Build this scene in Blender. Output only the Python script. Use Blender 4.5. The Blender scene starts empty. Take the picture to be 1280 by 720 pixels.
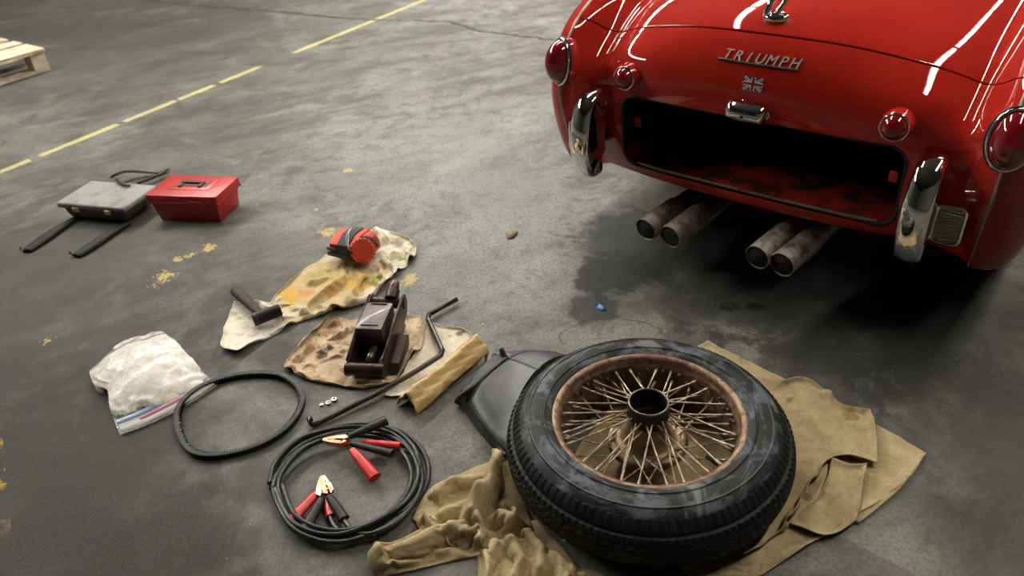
import bpy, bmesh, math, random
import numpy as np
from math import sin, cos, pi, radians, sqrt, atan2
from mathutils import Vector, Matrix
from mathutils.bvhtree import BVHTree
from mathutils import noise as mnoise

random.seed(7)
RNG = np.random.default_rng(11)
COL = bpy.context.scene.collection
SC = bpy.context.scene

# ------------------------------------------------------------------ camera
F, PIT, ROL, H = 958.08, 0.58868, -0.08124, 1.347
cp, sp = cos(PIT), sin(PIT); cr, sr = cos(ROL), sin(ROL)
def at(px, py, z=0.0):
    """point of the place seen at a pixel of the 1280x720 photograph, at height z"""
    x, y = px - 640, py - 360
    u = (cr*x + sr*y)/F; v = (-sr*x + cr*y)/F
    d = (u, cp - v*sp, -sp - v*cp)
    k = (z - H)/d[2]
    return Vector((d[0]*k, d[1]*k, z))
cam_d = bpy.data.cameras.new('camera'); cam = bpy.data.objects.new('camera', cam_d); COL.objects.link(cam)
cam_d.sensor_width = 36; cam_d.lens = F/1280*36; cam_d.clip_start = .02
R0 = Vector((1, 0, 0)); D0 = Vector((0, -sp, -cp)); FW = Vector((0, cp, -sp))
right = cr*R0 - sr*D0; down = sr*R0 + cr*D0; up = -down
M = Matrix((right, up, -FW)).transposed().to_4x4(); M.translation = Vector((0, 0, H))
cam.matrix_world = M
cam_d.dof.use_dof = True; cam_d.dof.focus_distance = 1.95; cam_d.dof.aperture_fstop = 3.2
SC.camera = cam

# ------------------------------------------------------------------ material helpers
class E:
    """tiny expression wrapper over math nodes"""
    def __init__(s, nt, sock): s.nt, s.s = nt, sock
    def _op(s, op, *o, clamp=False):
        n = s.nt.nodes.new('ShaderNodeMath'); n.operation = op; n.use_clamp = clamp
        for i, a in enumerate((s,)+o):
            if isinstance(a, E): s.nt.links.new(a.s, n.inputs[i])
            else: n.inputs[i].default_value = a
        return E(s.nt, n.outputs[0])
    def __add__(s, o): return s._op('ADD', o)
    __radd__ = __add__
    def __sub__(s, o): return s._op('SUBTRACT', o)
    def __rsub__(s, o): return (s*-1)+o
    def __mul__(s, o): return s._op('MULTIPLY', o)
    __rmul__ = __mul__
    def __truediv__(s, o): return s._op('DIVIDE', o)
    def abs(s): return s._op('ABSOLUTE')
    def pow(s, o): return s._op('POWER', o)
    def max(s, o): return s._op('MAXIMUM', o)
    def min(s, o): return s._op('MINIMUM', o)
    def sqrt(s): return s._op('SQRT')
    def sin(s): return s._op('SINE')
    def clamp(s): return s._op('ADD', 0.0, clamp=True)
    def step(s, a, b):          # smooth ramp a->b to 0..1
        n = s.nt.nodes.new('ShaderNodeMapRange'); n.interpolation_type = 'SMOOTHSTEP'
        s.nt.links.new(s.s, n.inputs[0])
        if a <= b:
            n.inputs[1].default_value = a; n.inputs[2].default_value = b; n.inputs[3].default_value = 0; n.inputs[4].default_value = 1
        else:
            n.inputs[1].default_value = b; n.inputs[2].default_value = a; n.inputs[3].default_value = 1; n.inputs[4].default_value = 0
        return E(s.nt, n.outputs[0])

class Mat:
    def __init__(s, name):
        s.m = bpy.data.materials.new(name); s.m.use_nodes = True; s.nt = s.m.node_tree
        s.b = s.nt.nodes['Principled BSDF']
        tc = s.nt.nodes.new('ShaderNodeTexCoord'); s.tc = tc
        s.geo = None
    def pos(s, world=True):
        if world:
            if s.geo is None: s.geo = s.nt.nodes.new('ShaderNodeNewGeometry')
            return s.geo.outputs['Position']
        return s.tc.outputs['Object']
    def xyz(s, world=True):
        n = s.nt.nodes.new('ShaderNodeSeparateXYZ'); s.nt.links.new(s.pos(world), n.inputs[0])
        return [E(s.nt, n.outputs[i]) for i in range(3)]
    def vec(s, x, y, z):
        n = s.nt.nodes.new('ShaderNodeCombineXYZ')
        for i, a in enumerate((x, y, z)):
            if isinstance(a, E): s.nt.links.new(a.s, n.inputs[i])
            else: n.inputs[i].default_value = a
        return n.outputs[0]
    def noise(s, scale, detail=4, rough=.55, dist=0.0, vec=None, world=False):
        n = s.nt.nodes.new('ShaderNodeTexNoise'); n.inputs['Scale'].default_value = scale
        n.inputs['Detail'].default_value = detail; n.inputs['Roughness'].default_value = rough; n.inputs['Distortion'].default_value = dist
        s.nt.links.new(vec if vec is not None else s.pos(world), n.inputs['Vector'])
        return E(s.nt, n.outputs[0])
    def voro(s, scale, vec=None, world=False, feature='F1', rnd=1.0):
        n = s.nt.nodes.new('ShaderNodeTexVoronoi'); n.feature = feature; n.inputs['Scale'].default_value = scale; n.inputs['Randomness'].default_value = rnd
        s.nt.links.new(vec if vec is not None else s.pos(world), n.inputs['Vector'])
        return E(s.nt, n.outputs['Distance']), n.outputs['Color']
    def col(s, c):
        n = s.nt.nodes.new('ShaderNodeRGB'); n.outputs[0].default_value = (*c, 1); return n.outputs[0]
    def mix(s, f, a, b):
        n = s.nt.nodes.new('ShaderNodeMix'); n.data_type = 'RGBA'
        if isinstance(f, E): s.nt.links.new(f.s, n.inputs[0])
        else: n.inputs[0].default_value = f
        for i, c in ((6, a), (7, b)):
            if isinstance(c, tuple): n.inputs[i].default_value = (*c, 1)
            else: s.nt.links.new(c, n.inputs[i])
        return n.outputs[2]
    def set(s, **k):
        nm = dict(color='Base Color', rough='Roughness', metal='Metallic', coat='Coat Weight', coatr='Coat Roughness', spec='Specular IOR Level',
                  trans='Transmission Weight', alpha='Alpha', ior='IOR', sheen='Sheen Weight', emis='Emission Color', emiss='Emission Strength', sss='Subsurface Weight')
        for q, v in k.items():
            i = s.b.inputs[nm[q]]
            if isinstance(v, E): s.nt.links.new(v.s, i)
            elif hasattr(v, 'links') or hasattr(v, 'is_output'): s.nt.links.new(v, i)
            elif isinstance(v, tuple): i.default_value = (*v, 1)
            else: i.default_value = v
        return s
    def bump(s, h, strength=.3, dist=.002):
        n = s.nt.nodes.new('ShaderNodeBump'); n.inputs['Strength'].default_value = strength; n.inputs['Distance'].default_value = dist
        s.nt.links.new(h.s, n.inputs['Height']); s.nt.links.new(n.outputs[0], s.b.inputs['Normal']); return s

def simple(name, c1, c2=None, rough=.5, metal=0.0, scale=30, bump=.0, detail=5, lo=.35, hi=.7, **k):
    m = Mat(name)
    n = m.noise(scale, detail)
    m.set(color=m.mix(n.step(lo, hi), c1, c2 if c2 else tuple(x*.7 for x in c1)), rough=rough, metal=metal, **k)
    if bump: m.bump(n, bump, .003)
    return m.m

# ------------------------------------------------------------------ mesh helpers
def wmat(o):
    m = o.matrix_basis.copy()
    while o.parent: o = o.parent; m = o.matrix_basis @ m
    return m
def tag(o, label=None, cat=None, group=None, kind=None):
    if label: o['label'] = label
    if cat: o['category'] = cat
    if group: o['group'] = group
    if kind: o['kind'] = kind
    return o
def thing(name, label, cat, loc=(0, 0, 0), rz=0.0, group=None):
    o = bpy.data.objects.new(name, None); COL.objects.link(o); o.empty_display_size = .05
    o.location = loc; o.rotation_euler = (0, 0, rz)
    return tag(o, label, cat, group)
def mobj(name, verts, faces, mat, parent=None, smooth=True, local=False, origin=None, angle=None, mats=None, fm=None):
    """verts in world coordinates unless local (then in the parent's frame)"""
    me = bpy.data.meshes.new(name)
    V = [Vector(v) for v in verts]
    loc = Vector((0, 0, 0))
    if parent is not None:
        if not local:
            inv = wmat(parent).inverted(); V = [inv @ v for v in V]
    else:
        if origin is None:
            xs = [v.x for v in V]; ys = [v.y for v in V]; zs = [v.z for v in V]
            origin = ((min(xs)+max(xs))/2, (min(ys)+max(ys))/2, min(zs))
        loc = Vector(origin); V = [v-loc for v in V]
    me.from_pydata([tuple(v) for v in V], [], faces)
    me.validate()
    for m in (mats or [mat]): me.materials.append(m)
    if fm is not None and len(fm) == len(me.polygons): me.polygons.foreach_set('material_index', fm)
    if smooth:
        me.polygons.foreach_set('use_smooth', [True]*len(me.polygons))
        if angle is not None:
            try: me.set_sharp_from_angle(angle=radians(angle))
            except Exception: pass
    me.update()
    o = bpy.data.objects.new(name, me); COL.objects.link(o)
    if parent is not None: o.parent = parent
    else: o.location = loc
    return o
class MB:
    def __init__(s): s.v = []; s.f = []
    def add(s, vs, fs):
        n = len(s.v); s.v += [tuple(v) for v in vs]; s.f += [tuple(i+n for i in f) for f in fs]; return s
    def bm(s, b, mtx=None):
        b.verts.ensure_lookup_table(); n = len(s.v)
        s.v += [tuple((mtx @ v.co) if mtx else v.co) for v in b.verts]
        s.f += [tuple(v.index+n for v in f.verts) for f in b.faces]; b.free(); return s
    def box(s, c, size, bev=.0, mtx=None, taper=1.0, seg=2):
        b = bmesh.new(); bmesh.ops.create_cube(b, size=1)
        for v in b.verts:
            k = taper if v.co.z < 0 else 1
            v.co = Vector((v.co.x*size[0]*k, v.co.y*size[1]*k, v.co.z*size[2]))
        if bev: bmesh.ops.bevel(b, geom=b.edges[:], offset=bev, segments=seg, affect='EDGES', profile=.6)
        b.verts.index_update()
        T = Matrix.Translation(c)
        return s.bm(b, (mtx @ T) if mtx else T)
    def tube(s, pts, r, n=10, caps=True, flat=1.0, closed=False):
        P = [Vector(p) for p in pts]; m = len(P)
        rr = r if hasattr(r, '__len__') else [r]*m
        T = []
        for i in range(m):
            a = P[(i-1) % m] if (closed or i) else P[0]; b = P[(i+1) % m] if (closed or i < m-1) else P[-1]
            T.append((b-a).normalized())
        ref = Vector((0, 0, 1)) if abs(T[0].z) < .9 else Vector((1, 0, 0))
        N = (ref - T[0]*ref.dot(T[0])).normalized(); rings = []
        for i in range(m):
            if i:
                N = (N - T[i]*N.dot(T[i])).normalized()
            B = T[i].cross(N)
            rings.append([P[i]+N*cos(2*pi*k/n)*rr[i]*flat+B*sin(2*pi*k/n)*rr[i] for k in range(n)])
        vs = [v for q in rings for v in q]; fs = []
        for i in range(m if closed else m-1):
            j = (i+1) % m
            for k in range(n): fs.append((i*n+k, i*n+(k+1) % n, j*n+(k+1) % n, j*n+k))
        if caps and not closed:
            fs.append(tuple(range(n))[::-1]); fs.append(tuple((m-1)*n+k for k in range(n)))
        return s.add(vs, fs)
    def lathe(s, prof, n=48, axis='Z', c=(0, 0, 0), mtx=None, closed=False, sx=1, sy=1):
        c = Vector(c); vs = []; fs = []; m = len(prof)
        for i in range(n):
            a = 2*pi*i/n
            for r, z in prof:
                v = Vector((r*cos(a)*sx, r*sin(a)*sy, z))
                v = (mtx @ v) if mtx else v+c
                vs.append(v)
        for i in range(n):
            j = (i+1) % n
            for k in range(m if closed else m-1):
                l = (k+1) % m
                fs.append((i*m+k, j*m+k, j*m+l, i*m+l))
        if not closed:
            if prof[0][0] > 1e-5: fs.append(tuple(i*m for i in range(n))[::-1])
            if prof[-1][0] > 1e-5: fs.append(tuple(i*m+m-1 for i in range(n)))
        return s.add(vs, fs)
    def grid(s, P, flip=False):
        P = np.asarray(P); n, m = P.shape[:2]; vs = P.reshape(-1, 3); fs = []
        for i in range(n-1):
            for j in range(m-1):
                q = (i*m+j, (i+1)*m+j, (i+1)*m+j+1, i*m+j+1); fs.append(q[::-1] if flip else q)
        return s.add(vs, fs)
    def build(s, name, mat, parent=None, **k): return mobj(name, s.v, s.f, mat, parent, **k)
def align(p, d, roll=0):
    """matrix: local +Z along d, at p"""
    return Matrix.Translation(p) @ Vector(d).to_track_quat('Z', 'Y').to_matrix().to_4x4() @ Matrix.Rotation(roll, 4, 'Z')
def smoothpath(pts, k=8, closed=False):
    P = [Vector(p) for p in pts]; n = len(P); out = []
    for i in range(n if closed else n-1):
        if closed: a, b, c, d = P[(i-1) % n], P[i], P[(i+1) % n], P[(i+2) % n]
        else: a, b, c, d = P[max(i-1, 0)], P[i], P[i+1], P[min(i+2, n-1)]
        for j in range(k):
            t = j/k; out.append(.5*((2*b)+(c-a)*t+(2*a-5*b+4*c-d)*t*t+(3*b-a-3*c+d)*t*t*t))
    if not closed: out.append(P[-1])
    return out
def cr_axis(A, k, axis):
    """Catmull-Rom refine a control net along an axis"""
    A = np.moveaxis(np.asarray(A, float), axis, 0); n = len(A); out = []
    ext = np.concatenate([[2*A[0]-A[1]], A, [2*A[-1]-A[-2]]])
    for i in range(n-1):
        a, b, c, d = ext[i], ext[i+1], ext[i+2], ext[i+3]
        for j in range(k):
            t = j/k; out.append(.5*((2*b)+(c-a)*t+(2*a-5*b+4*c-d)*t*t+(3*b-a-3*c+d)*t**3))
    out.append(A[-1])
    return np.moveaxis(np.array(out), 0, axis)
def solidify(o, t, off=0):
    md = o.modifiers.new('s', 'SOLIDIFY'); md.thickness = t; md.offset = off; return o
def bake(o):
    dg = bpy.context.evaluated_depsgraph_get(); me = bpy.data.meshes.new_from_object(o.evaluated_get(dg)); me.name = o.name
    o.modifiers.clear(); o.data = me; return o

# ------------------------------------------------------------------ materials
def car_paint():
    m = Mat('red_paint'); n = m.noise(6, 3)
    m.set(color=m.mix(n.step(.3, .7), (.35, .014, .007), (.30, .012, .006)), rough=.7, coat=1.0, coatr=.015, spec=.02)
    return m.m
RED = car_paint()
CHROME = Mat('chrome').set(color=(.82, .82, .80), metal=1.0, rough=.06).m
OLDCHROME = simple('worn_chrome', (.72, .71, .66), (.45, .42, .36), rough=.16, metal=1, scale=40)
BLACKRUB = simple('black_rubber', (.008, .008, .008), (.016, .016, .015), rough=.5, scale=60, bump=.05, spec=.22)
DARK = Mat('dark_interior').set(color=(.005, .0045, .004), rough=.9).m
LENS = Mat('red_lens').set(color=(.16, .004, .006), rough=.08, coat=1.0, coatr=.02).m
LENSC = Mat('red_bulb_glass').set(color=(.38, .006, .006), rough=.25).m
PIPING = simple('piping_trim', (.33, .30, .24), (.22, .2, .16), rough=.35, metal=.3)
PIPE = (lambda m: (m.set(color=m.mix(m.noise(14, 6, .65).step(.38, .66), m.mix(m.noise(55, 4).step(.4, .7), (.36, .33, .29), (.22, .19, .15)), (.11, .07, .045)), rough=.5, metal=.45), m.m)[1])(Mat('exhaust_steel'))

# ------------------------------------------------------------------ floor
def floor_mat():
    m = Mat('worn_concrete'); x, y, z = m.xyz(True)
    big = m.noise(.55, 4, .6, .4, world=True)
    mid = m.noise(2.3, 6, .62, .6, world=True)
    fine = m.noise(14, 6, .65, .2, world=True)
    grit = m.noise(110, 4, .7, 0, world=True)
    # direction of the trowel sweep, long streaks
    sv = m.vec(x*1.0+y*.35, y*3.2-x*1.1, 0.0)
    streak = m.noise(1.6, 5, .6, .5, vec=sv)
    base = m.mix(big.step(.36, .64), (.135, .132, .118), (.215, .212, .192))
    base = m.mix((streak.step(.44, .62))*.75, base, (.075, .071, .060))
    base = m.mix((mid.step(.50, .66))*.50, base, (.27, .272, .26))
    patch = m.noise(5.2, 7, .68, 1.2, world=True)
    base = m.mix((patch.step(.50, .62))*.50, base, (.085, .080, .066))
    base = m.mix((m.noise(7.5, 7, .7, .8, vec=sv).step(.52, .66))*.35, base, (.26, .24, .19))
    base = m.mix((fine.step(.50, .68))*.50, base, (.065, .060, .050))
    # paler ground around the wheel and in front of it
    def blob(px, py, r, soft=.5, wob=.25, z0=0):
        c = at(px, py); d = ((x-c.x)*(x-c.x)+(y-c.y)*(y-c.y)).sqrt()/r + (mid-.5)*wob*3 + (patch-.5)*wob*5 + (fine-.5)*wob*3
        return d.step(1.0, 1.0-soft)
    # dirty darker zones of the slab, with the corner vignette painted in
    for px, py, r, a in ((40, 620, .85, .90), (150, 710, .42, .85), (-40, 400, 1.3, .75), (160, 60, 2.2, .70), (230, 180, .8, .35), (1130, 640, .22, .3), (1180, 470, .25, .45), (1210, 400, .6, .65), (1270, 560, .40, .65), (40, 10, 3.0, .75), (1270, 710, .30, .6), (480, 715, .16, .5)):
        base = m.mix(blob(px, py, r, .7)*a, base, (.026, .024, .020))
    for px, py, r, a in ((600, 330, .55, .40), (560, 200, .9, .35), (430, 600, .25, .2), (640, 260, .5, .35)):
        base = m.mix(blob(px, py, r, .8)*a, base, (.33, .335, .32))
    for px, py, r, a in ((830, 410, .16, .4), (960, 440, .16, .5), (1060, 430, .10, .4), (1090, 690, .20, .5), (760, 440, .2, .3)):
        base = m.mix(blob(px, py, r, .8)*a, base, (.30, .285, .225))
    # oily stain by the exhausts, and the car's shadow painted in with it
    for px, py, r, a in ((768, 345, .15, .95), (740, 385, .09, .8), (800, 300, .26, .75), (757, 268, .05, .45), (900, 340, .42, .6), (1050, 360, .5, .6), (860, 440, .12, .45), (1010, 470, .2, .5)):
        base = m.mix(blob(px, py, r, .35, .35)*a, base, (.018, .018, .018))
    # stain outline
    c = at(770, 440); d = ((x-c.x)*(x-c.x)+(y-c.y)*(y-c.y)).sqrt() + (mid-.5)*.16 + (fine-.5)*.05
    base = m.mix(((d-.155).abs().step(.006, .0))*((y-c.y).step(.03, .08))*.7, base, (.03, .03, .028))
    # two fresh drips
    for px, py, r in ((911, 384, .027), (944, 383, .026)):
        c = at(px, py); d = (((x-c.x)*(x-c.x)+(y-c.y)*(y-c.y)*1.6).sqrt()) + (fine-.5)*.03
        base = m.mix(d.step(r+.004, r), base, (.006, .006, .006))
    # purplish spill at lower right: sharp upper edge
    a1, a2 = at(1040, 665), at(1150, 720); dx, dy = (a2-a1).normalized().x, (a2-a1).normalized().y
    dist = (x-a1.x)*dy - (y-a1.y)*dx + (fine-.5)*.02
    m1 = dist.step(-.003, .006)*dist.step(.16, .03)*((x-a1.x)*dx+(y-a1.y)*dy+(mid-.5)*.2).step(-.05, .03)
    base = m.mix(m1*.55, base, (.095, .078, .085))
    # painted line with breaks and chips
    p0 = Vector((-2.288, 3.31)); p1 = Vector((-.479, 5.961)); L = (p1-p0).length; dv = (p1-p0)/L
    s = (x-p0.x)*dv.x+(y-p0.y)*dv.y; t = (x-p0.x)*dv.y-(y-p0.y)*dv.x
    line = (t.abs()+(fine-.5)*.022).step(.024, .018)
    gaps = None
    for g, w in ((.17, .025), (.63, .02), (.98, .012), (1.26, .02), (1.72, .14), (3.0, .0)):
        if w:
            q = ((s-g*1.0).abs()+(fine-.5)*.05).step(w*.8, w*1.2); gaps = q if gaps is None else gaps*q
    line = line*gaps*s.step(-3.0, -2.9)*(.62+.38*mid.step(.3, .6))
    base = m.mix(line*.8, base, (.60, .52, .20))
    # second yellow line at the left edge of the picture, mostly worn away
    c1, c2 = at(-2, 560), at(8, 680); dv = (c2-c1).normalized()
    t = ((x-c1.x)*dv.y-(y-c1.y)*dv.x).abs(); s = (x-c1.x)*dv.x+(y-c1.y)*dv.y
    base = m.mix(t.step(.014, .008)*fine.step(.48, .6)*s.step(-.15, 0)*s.step(.35, .25)*.8, base, (.45, .27, .03))
    m_grit = m.noise(70, 4, .7, 0, world=True)
    for px, py, r in ((203, 347, .045), (262, 311, .03), (240, 318, .02), (61, 424, .022), (410, 290, .05), (435, 213, .03), (515, 350, .035), (222, 325, .015), (395, 262, .012), (600, 405, .01)):
        c = at(px, py); d = ((x-c.x)*(x-c.x)+(y-c.y)*(y-c.y)).sqrt()
        base = m.mix((d/r + (fine-.5)*5.0 + (m_grit-.5)*4.0).step(.70, .4)*.7, base, (.62, .45, .12))
    # crack
    cpix = [(180, 0), (230, 6), (330, 13), (380, 18), (430, 23), (480, 25), (560, 27), (600, 39), (650, 45), (700, 51)]
    cw = [at(*q) for q in cpix]; cm = None
    wob = (m.noise(9, 4, .7, 0, world=True)-.5)*.10
    for a, b in zip(cw[:-1], cw[1:]):
        d_ = (b-a); L = d_.length; d_ /= L
        s = (x-a.x)*d_.x+(y-a.y)*d_.y; t = (x-a.x)*d_.y-(y-a.y)*d_.x + wob
        q = t.abs().step(.020, .008)*s.step(-.02, 0)*s.step(L+.02, L); cm = q if cm is None else cm.max(q)
    base = m.mix(cm*.97, base, (.012, .011, .01))
    # fine crack across the stain
    # white specks
    vd, vc = m.voro(30, world=True); spk = vd.step(.05, .03)*m.noise(3.1, 2, world=True).step(.5, .6)
    base = m.mix(spk*.7, base, (.5, .5, .46))
    vd, vc = m.voro(13, world=True); base = m.mix(vd.step(.045, .03)*.7, base, (.03, .028, .025))
    base = m.mix((grit.step(.46, .60))*.42, base, (.05, .047, .040))
    g2 = m.noise(260, 3, .7, 0, world=True); base = m.mix((g2.step(.54, .66))*.10, base, (.34, .33, .30))
    g3 = m.noise(38, 6, .75, .6, world=True); base = m.mix((g3.step(.54, .66))*.45, base, (.05, .046, .038))
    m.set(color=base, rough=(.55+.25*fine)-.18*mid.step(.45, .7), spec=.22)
    m.bump(fine*.5+grit*.25+mid*.6-cm*2.0, .35, .004)
    return m.m
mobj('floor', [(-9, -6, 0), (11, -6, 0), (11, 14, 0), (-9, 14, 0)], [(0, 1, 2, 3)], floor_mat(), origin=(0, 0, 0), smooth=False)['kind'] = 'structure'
WALL = simple('painted_blockwork', (.13, .125, .11), (.09, .085, .075), rough=.8, scale=2)
CEIL = simple('ceiling_boards', (.045, .042, .038), (.03, .028, .025), rough=.9, scale=1.5)
for nm, c, sz in (('wall_back', (1, 14.1, 2.4), (20.4, .2, 4.8)), ('wall_front', (1, -6.1, 2.4), (20.4, .2, 4.8)), ('wall_left', (-9.1, 4, 2.4), (.2, 20, 4.8)), ('wall_right', (11.1, 4, 2.4), (.2, 20, 4.8)), ('ceiling', (1, 4, 4.9), (20.4, 20.4, .2))):
    b = MB().box(c, sz).build(nm, CEIL if nm == 'ceiling' else WALL, smooth=False); b['kind'] = 'structure'

# ------------------------------------------------------------------ cloth relaxation (a small position-based solver)
def coons(e0, e1, f0, f1, n, m):
    """e0/e1: start/end edges across j, f0/f1: edges along i. lists of points"""
    def rs(p, k):
        P = np.array([tuple(q) for q in smoothpath(p, 6)]); d = np.r_[0, np.cumsum(np.linalg.norm(np.diff(P, axis=0), axis=1))]
        t = np.linspace(0, d[-1], k); return np.stack([np.interp(t, d, P[:, c]) for c in range(3)], 1)
    A, B, C, D = rs(f0, n), rs(f1, n), rs(e0, m), rs(e1, m)
    u = np.linspace(0, 1, n)[:, None, None]; v = np.linspace(0, 1, m)[None, :, None]
    return ((1-v)*A[:, None]+v*B[:, None]+(1-u)*C[None]+u*D[None]
            - ((1-u)*(1-v)*A[0]+u*(1-v)*A[-1]+(1-u)*v*B[0]+u*v*B[-1]))
def relax(P, sx=1.02, sy=1.02, it=90, ground=None, seed=1, amp=.006, bend=.3, g=.0004, zmax=None, push=None, inner=4, scale=3.0, ridges=(), refine=3, lift=0.0, wob=0.0):
    """let a sheet given as a grid of points settle: lift it into the folds listed in ridges, then relax lengths, bending and weight"""
    P = P.copy(); n, m, _ = P.shape
    w = np.ones((n, m)); w[0] = w[-1] = 0; w[:, 0] = w[:, -1] = 0
    ii = np.minimum(np.arange(n), np.arange(n)[::-1])[:, None]; jj_ = np.minimum(np.arange(m), np.arange(m)[::-1])[None]
    ed = np.clip(np.minimum(ii, jj_)/2.0, 0, 1) if not lift else np.ones((n, m))
    if lift or wob:
        edge = np.minimum(ii, jj_) == 0; near = np.clip(1-np.minimum(ii, jj_)/3.0, 0, 1)
        for i, j in zip(*np.nonzero(near > 0)):
            q = Vector((P[i, j, 0]*8+seed, P[i, j, 1]*8, 0)); k = near[i, j]
            P[i, j, 2] += k*lift*max(0, mnoise.noise(q)*1.6+.35)
            P[i, j, 0] += k*wob*mnoise.noise(q*2.1+Vector((5, 0, 0))); P[i, j, 1] += k*wob*mnoise.noise(q*2.1+Vector((0, 9, 0)))
    for pts, hh, ww in ridges:
        q = [at(a, b, .02) for a, b in pts]; d = np.full((n, m), 9.0)
        for a, b in zip(q[:-1], q[1:]):
            e = np.array([b.x-a.x, b.y-a.y]); L2 = (e**2).sum(); rel = P[..., :2]-np.array([a.x, a.y])
            t = np.clip((rel@e)/L2, 0, 1); d = np.minimum(d, np.sqrt(((rel-t[..., None]*e)**2).sum(-1)))
        z = hh*np.exp(-(d/ww)**2)
        P[..., 2] = P[..., 2]+(z if hh < 0 else np.maximum(0, z-.35*np.maximum(0, P[..., 2]-.004)))*ed
    sd = seed*17.3
    for i in range(n):
        for j in range(m):
            q = P[i, j]; P[i, j, 2] += ed[i, j]*amp*(abs(mnoise.noise(Vector((q[0]*scale*4+sd, q[1]*scale*4, sd))))*1.6+.5*mnoise.noise(Vector((q[0]*scale*11, q[1]*scale*11+sd, 3))))
    gz = np.full((n, m), .003) if ground is None else ground(P[..., 0], P[..., 1])
    P[..., 2] = np.maximum(P[..., 2], gz)
    rx = np.linalg.norm(P[1:]-P[:-1], axis=2)*sx; ry = np.linalg.norm(P[:, 1:]-P[:, :-1], axis=2)*sy
    d1 = np.sqrt(((P[1:, 1:]-P[:-1, :-1])**2).sum(2))*(sx+sy)/2; d2 = np.sqrt(((P[1:, :-1]-P[:-1, 1:])**2).sum(2))*(sx+sy)/2
    bx = rx[1:]+rx[:-1]; by = ry[:, 1:]+ry[:, :-1]
    X = P.copy(); V = np.zeros_like(P); Wt = w[..., None]
    def con(a, b, L, k):
        d = b-a; l = np.sqrt(np.einsum('ijk,ijk->ij', d, d))+1e-9
        return (k*.5*(l-L)/l)[..., None]*d
    for t in range(it):
        V *= .9; V[..., 2] -= g
        Y = X+V*Wt
        for _ in range(inner):
            for p in (0, 1):
                c = con(Y[p:-1:2], Y[p+1::2], rx[p::2], .95); Y[p:-1:2] += c; Y[p+1::2] -= c
                c = con(Y[:, p:-1:2], Y[:, p+1::2], ry[:, p::2], .95); Y[:, p:-1:2] += c; Y[:, p+1::2] -= c
            c = con(Y[:-1, :-1], Y[1:, 1:], d1, .15); Y[:-1, :-1] += c; Y[1:, 1:] -= c
            c = con(Y[:-1, 1:], Y[1:, :-1], d2, .15); Y[:-1, 1:] += c; Y[1:, :-1] -= c
            c = con(Y[:-2], Y[2:], bx, bend*.5); Y[:-2] += c; Y[2:] -= c
            c = con(Y[:, :-2], Y[:, 2:], by, bend*.5); Y[:, :-2] += c; Y[:, 2:] -= c
            Y = np.where(Wt > 0, Y, P)
        if push is not None: Y = np.where(Wt > 0, push(Y), Y)
        gz = .003 if ground is None else ground(Y[..., 0], Y[..., 1])
        Y[..., 2] = np.where(w > 0, np.maximum(Y[..., 2], gz), Y[..., 2])
        if zmax is not None: Y[..., 2] = np.where(w > 0, np.minimum(Y[..., 2], zmax(Y[..., 0], Y[..., 1])), Y[..., 2])
        V = (Y-X); sp_ = np.sqrt((V**2).sum(-1, keepdims=True)); V *= np.minimum(1, .005/(sp_+1e-9)); X = Y
    if refine > 1: X = cr_axis(cr_axis(X, refine, 0), refine, 1)
    # fine wrinkles of the weave
    for i in range(X.shape[0]):
        for j in range(X.shape[1]):
            q = X[i, j]; X[i, j, 2] += .0016*mnoise.noise(Vector((q[0]*38+sd, q[1]*38, q[2]*30)))
    return X
def px(pts, z=.004): return [at(a, b, z) if len(q) == 0 else at(a, b, q[0]) for a, b, *q in pts]

# ------------------------------------------------------------------ the car
CY = -.72042
car = thing('car', 'red vintage two-seat roadster with its spare wheel compartment open and empty', 'car', (.671, 1.931, 0), CY)
CM = wmat(car)
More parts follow.
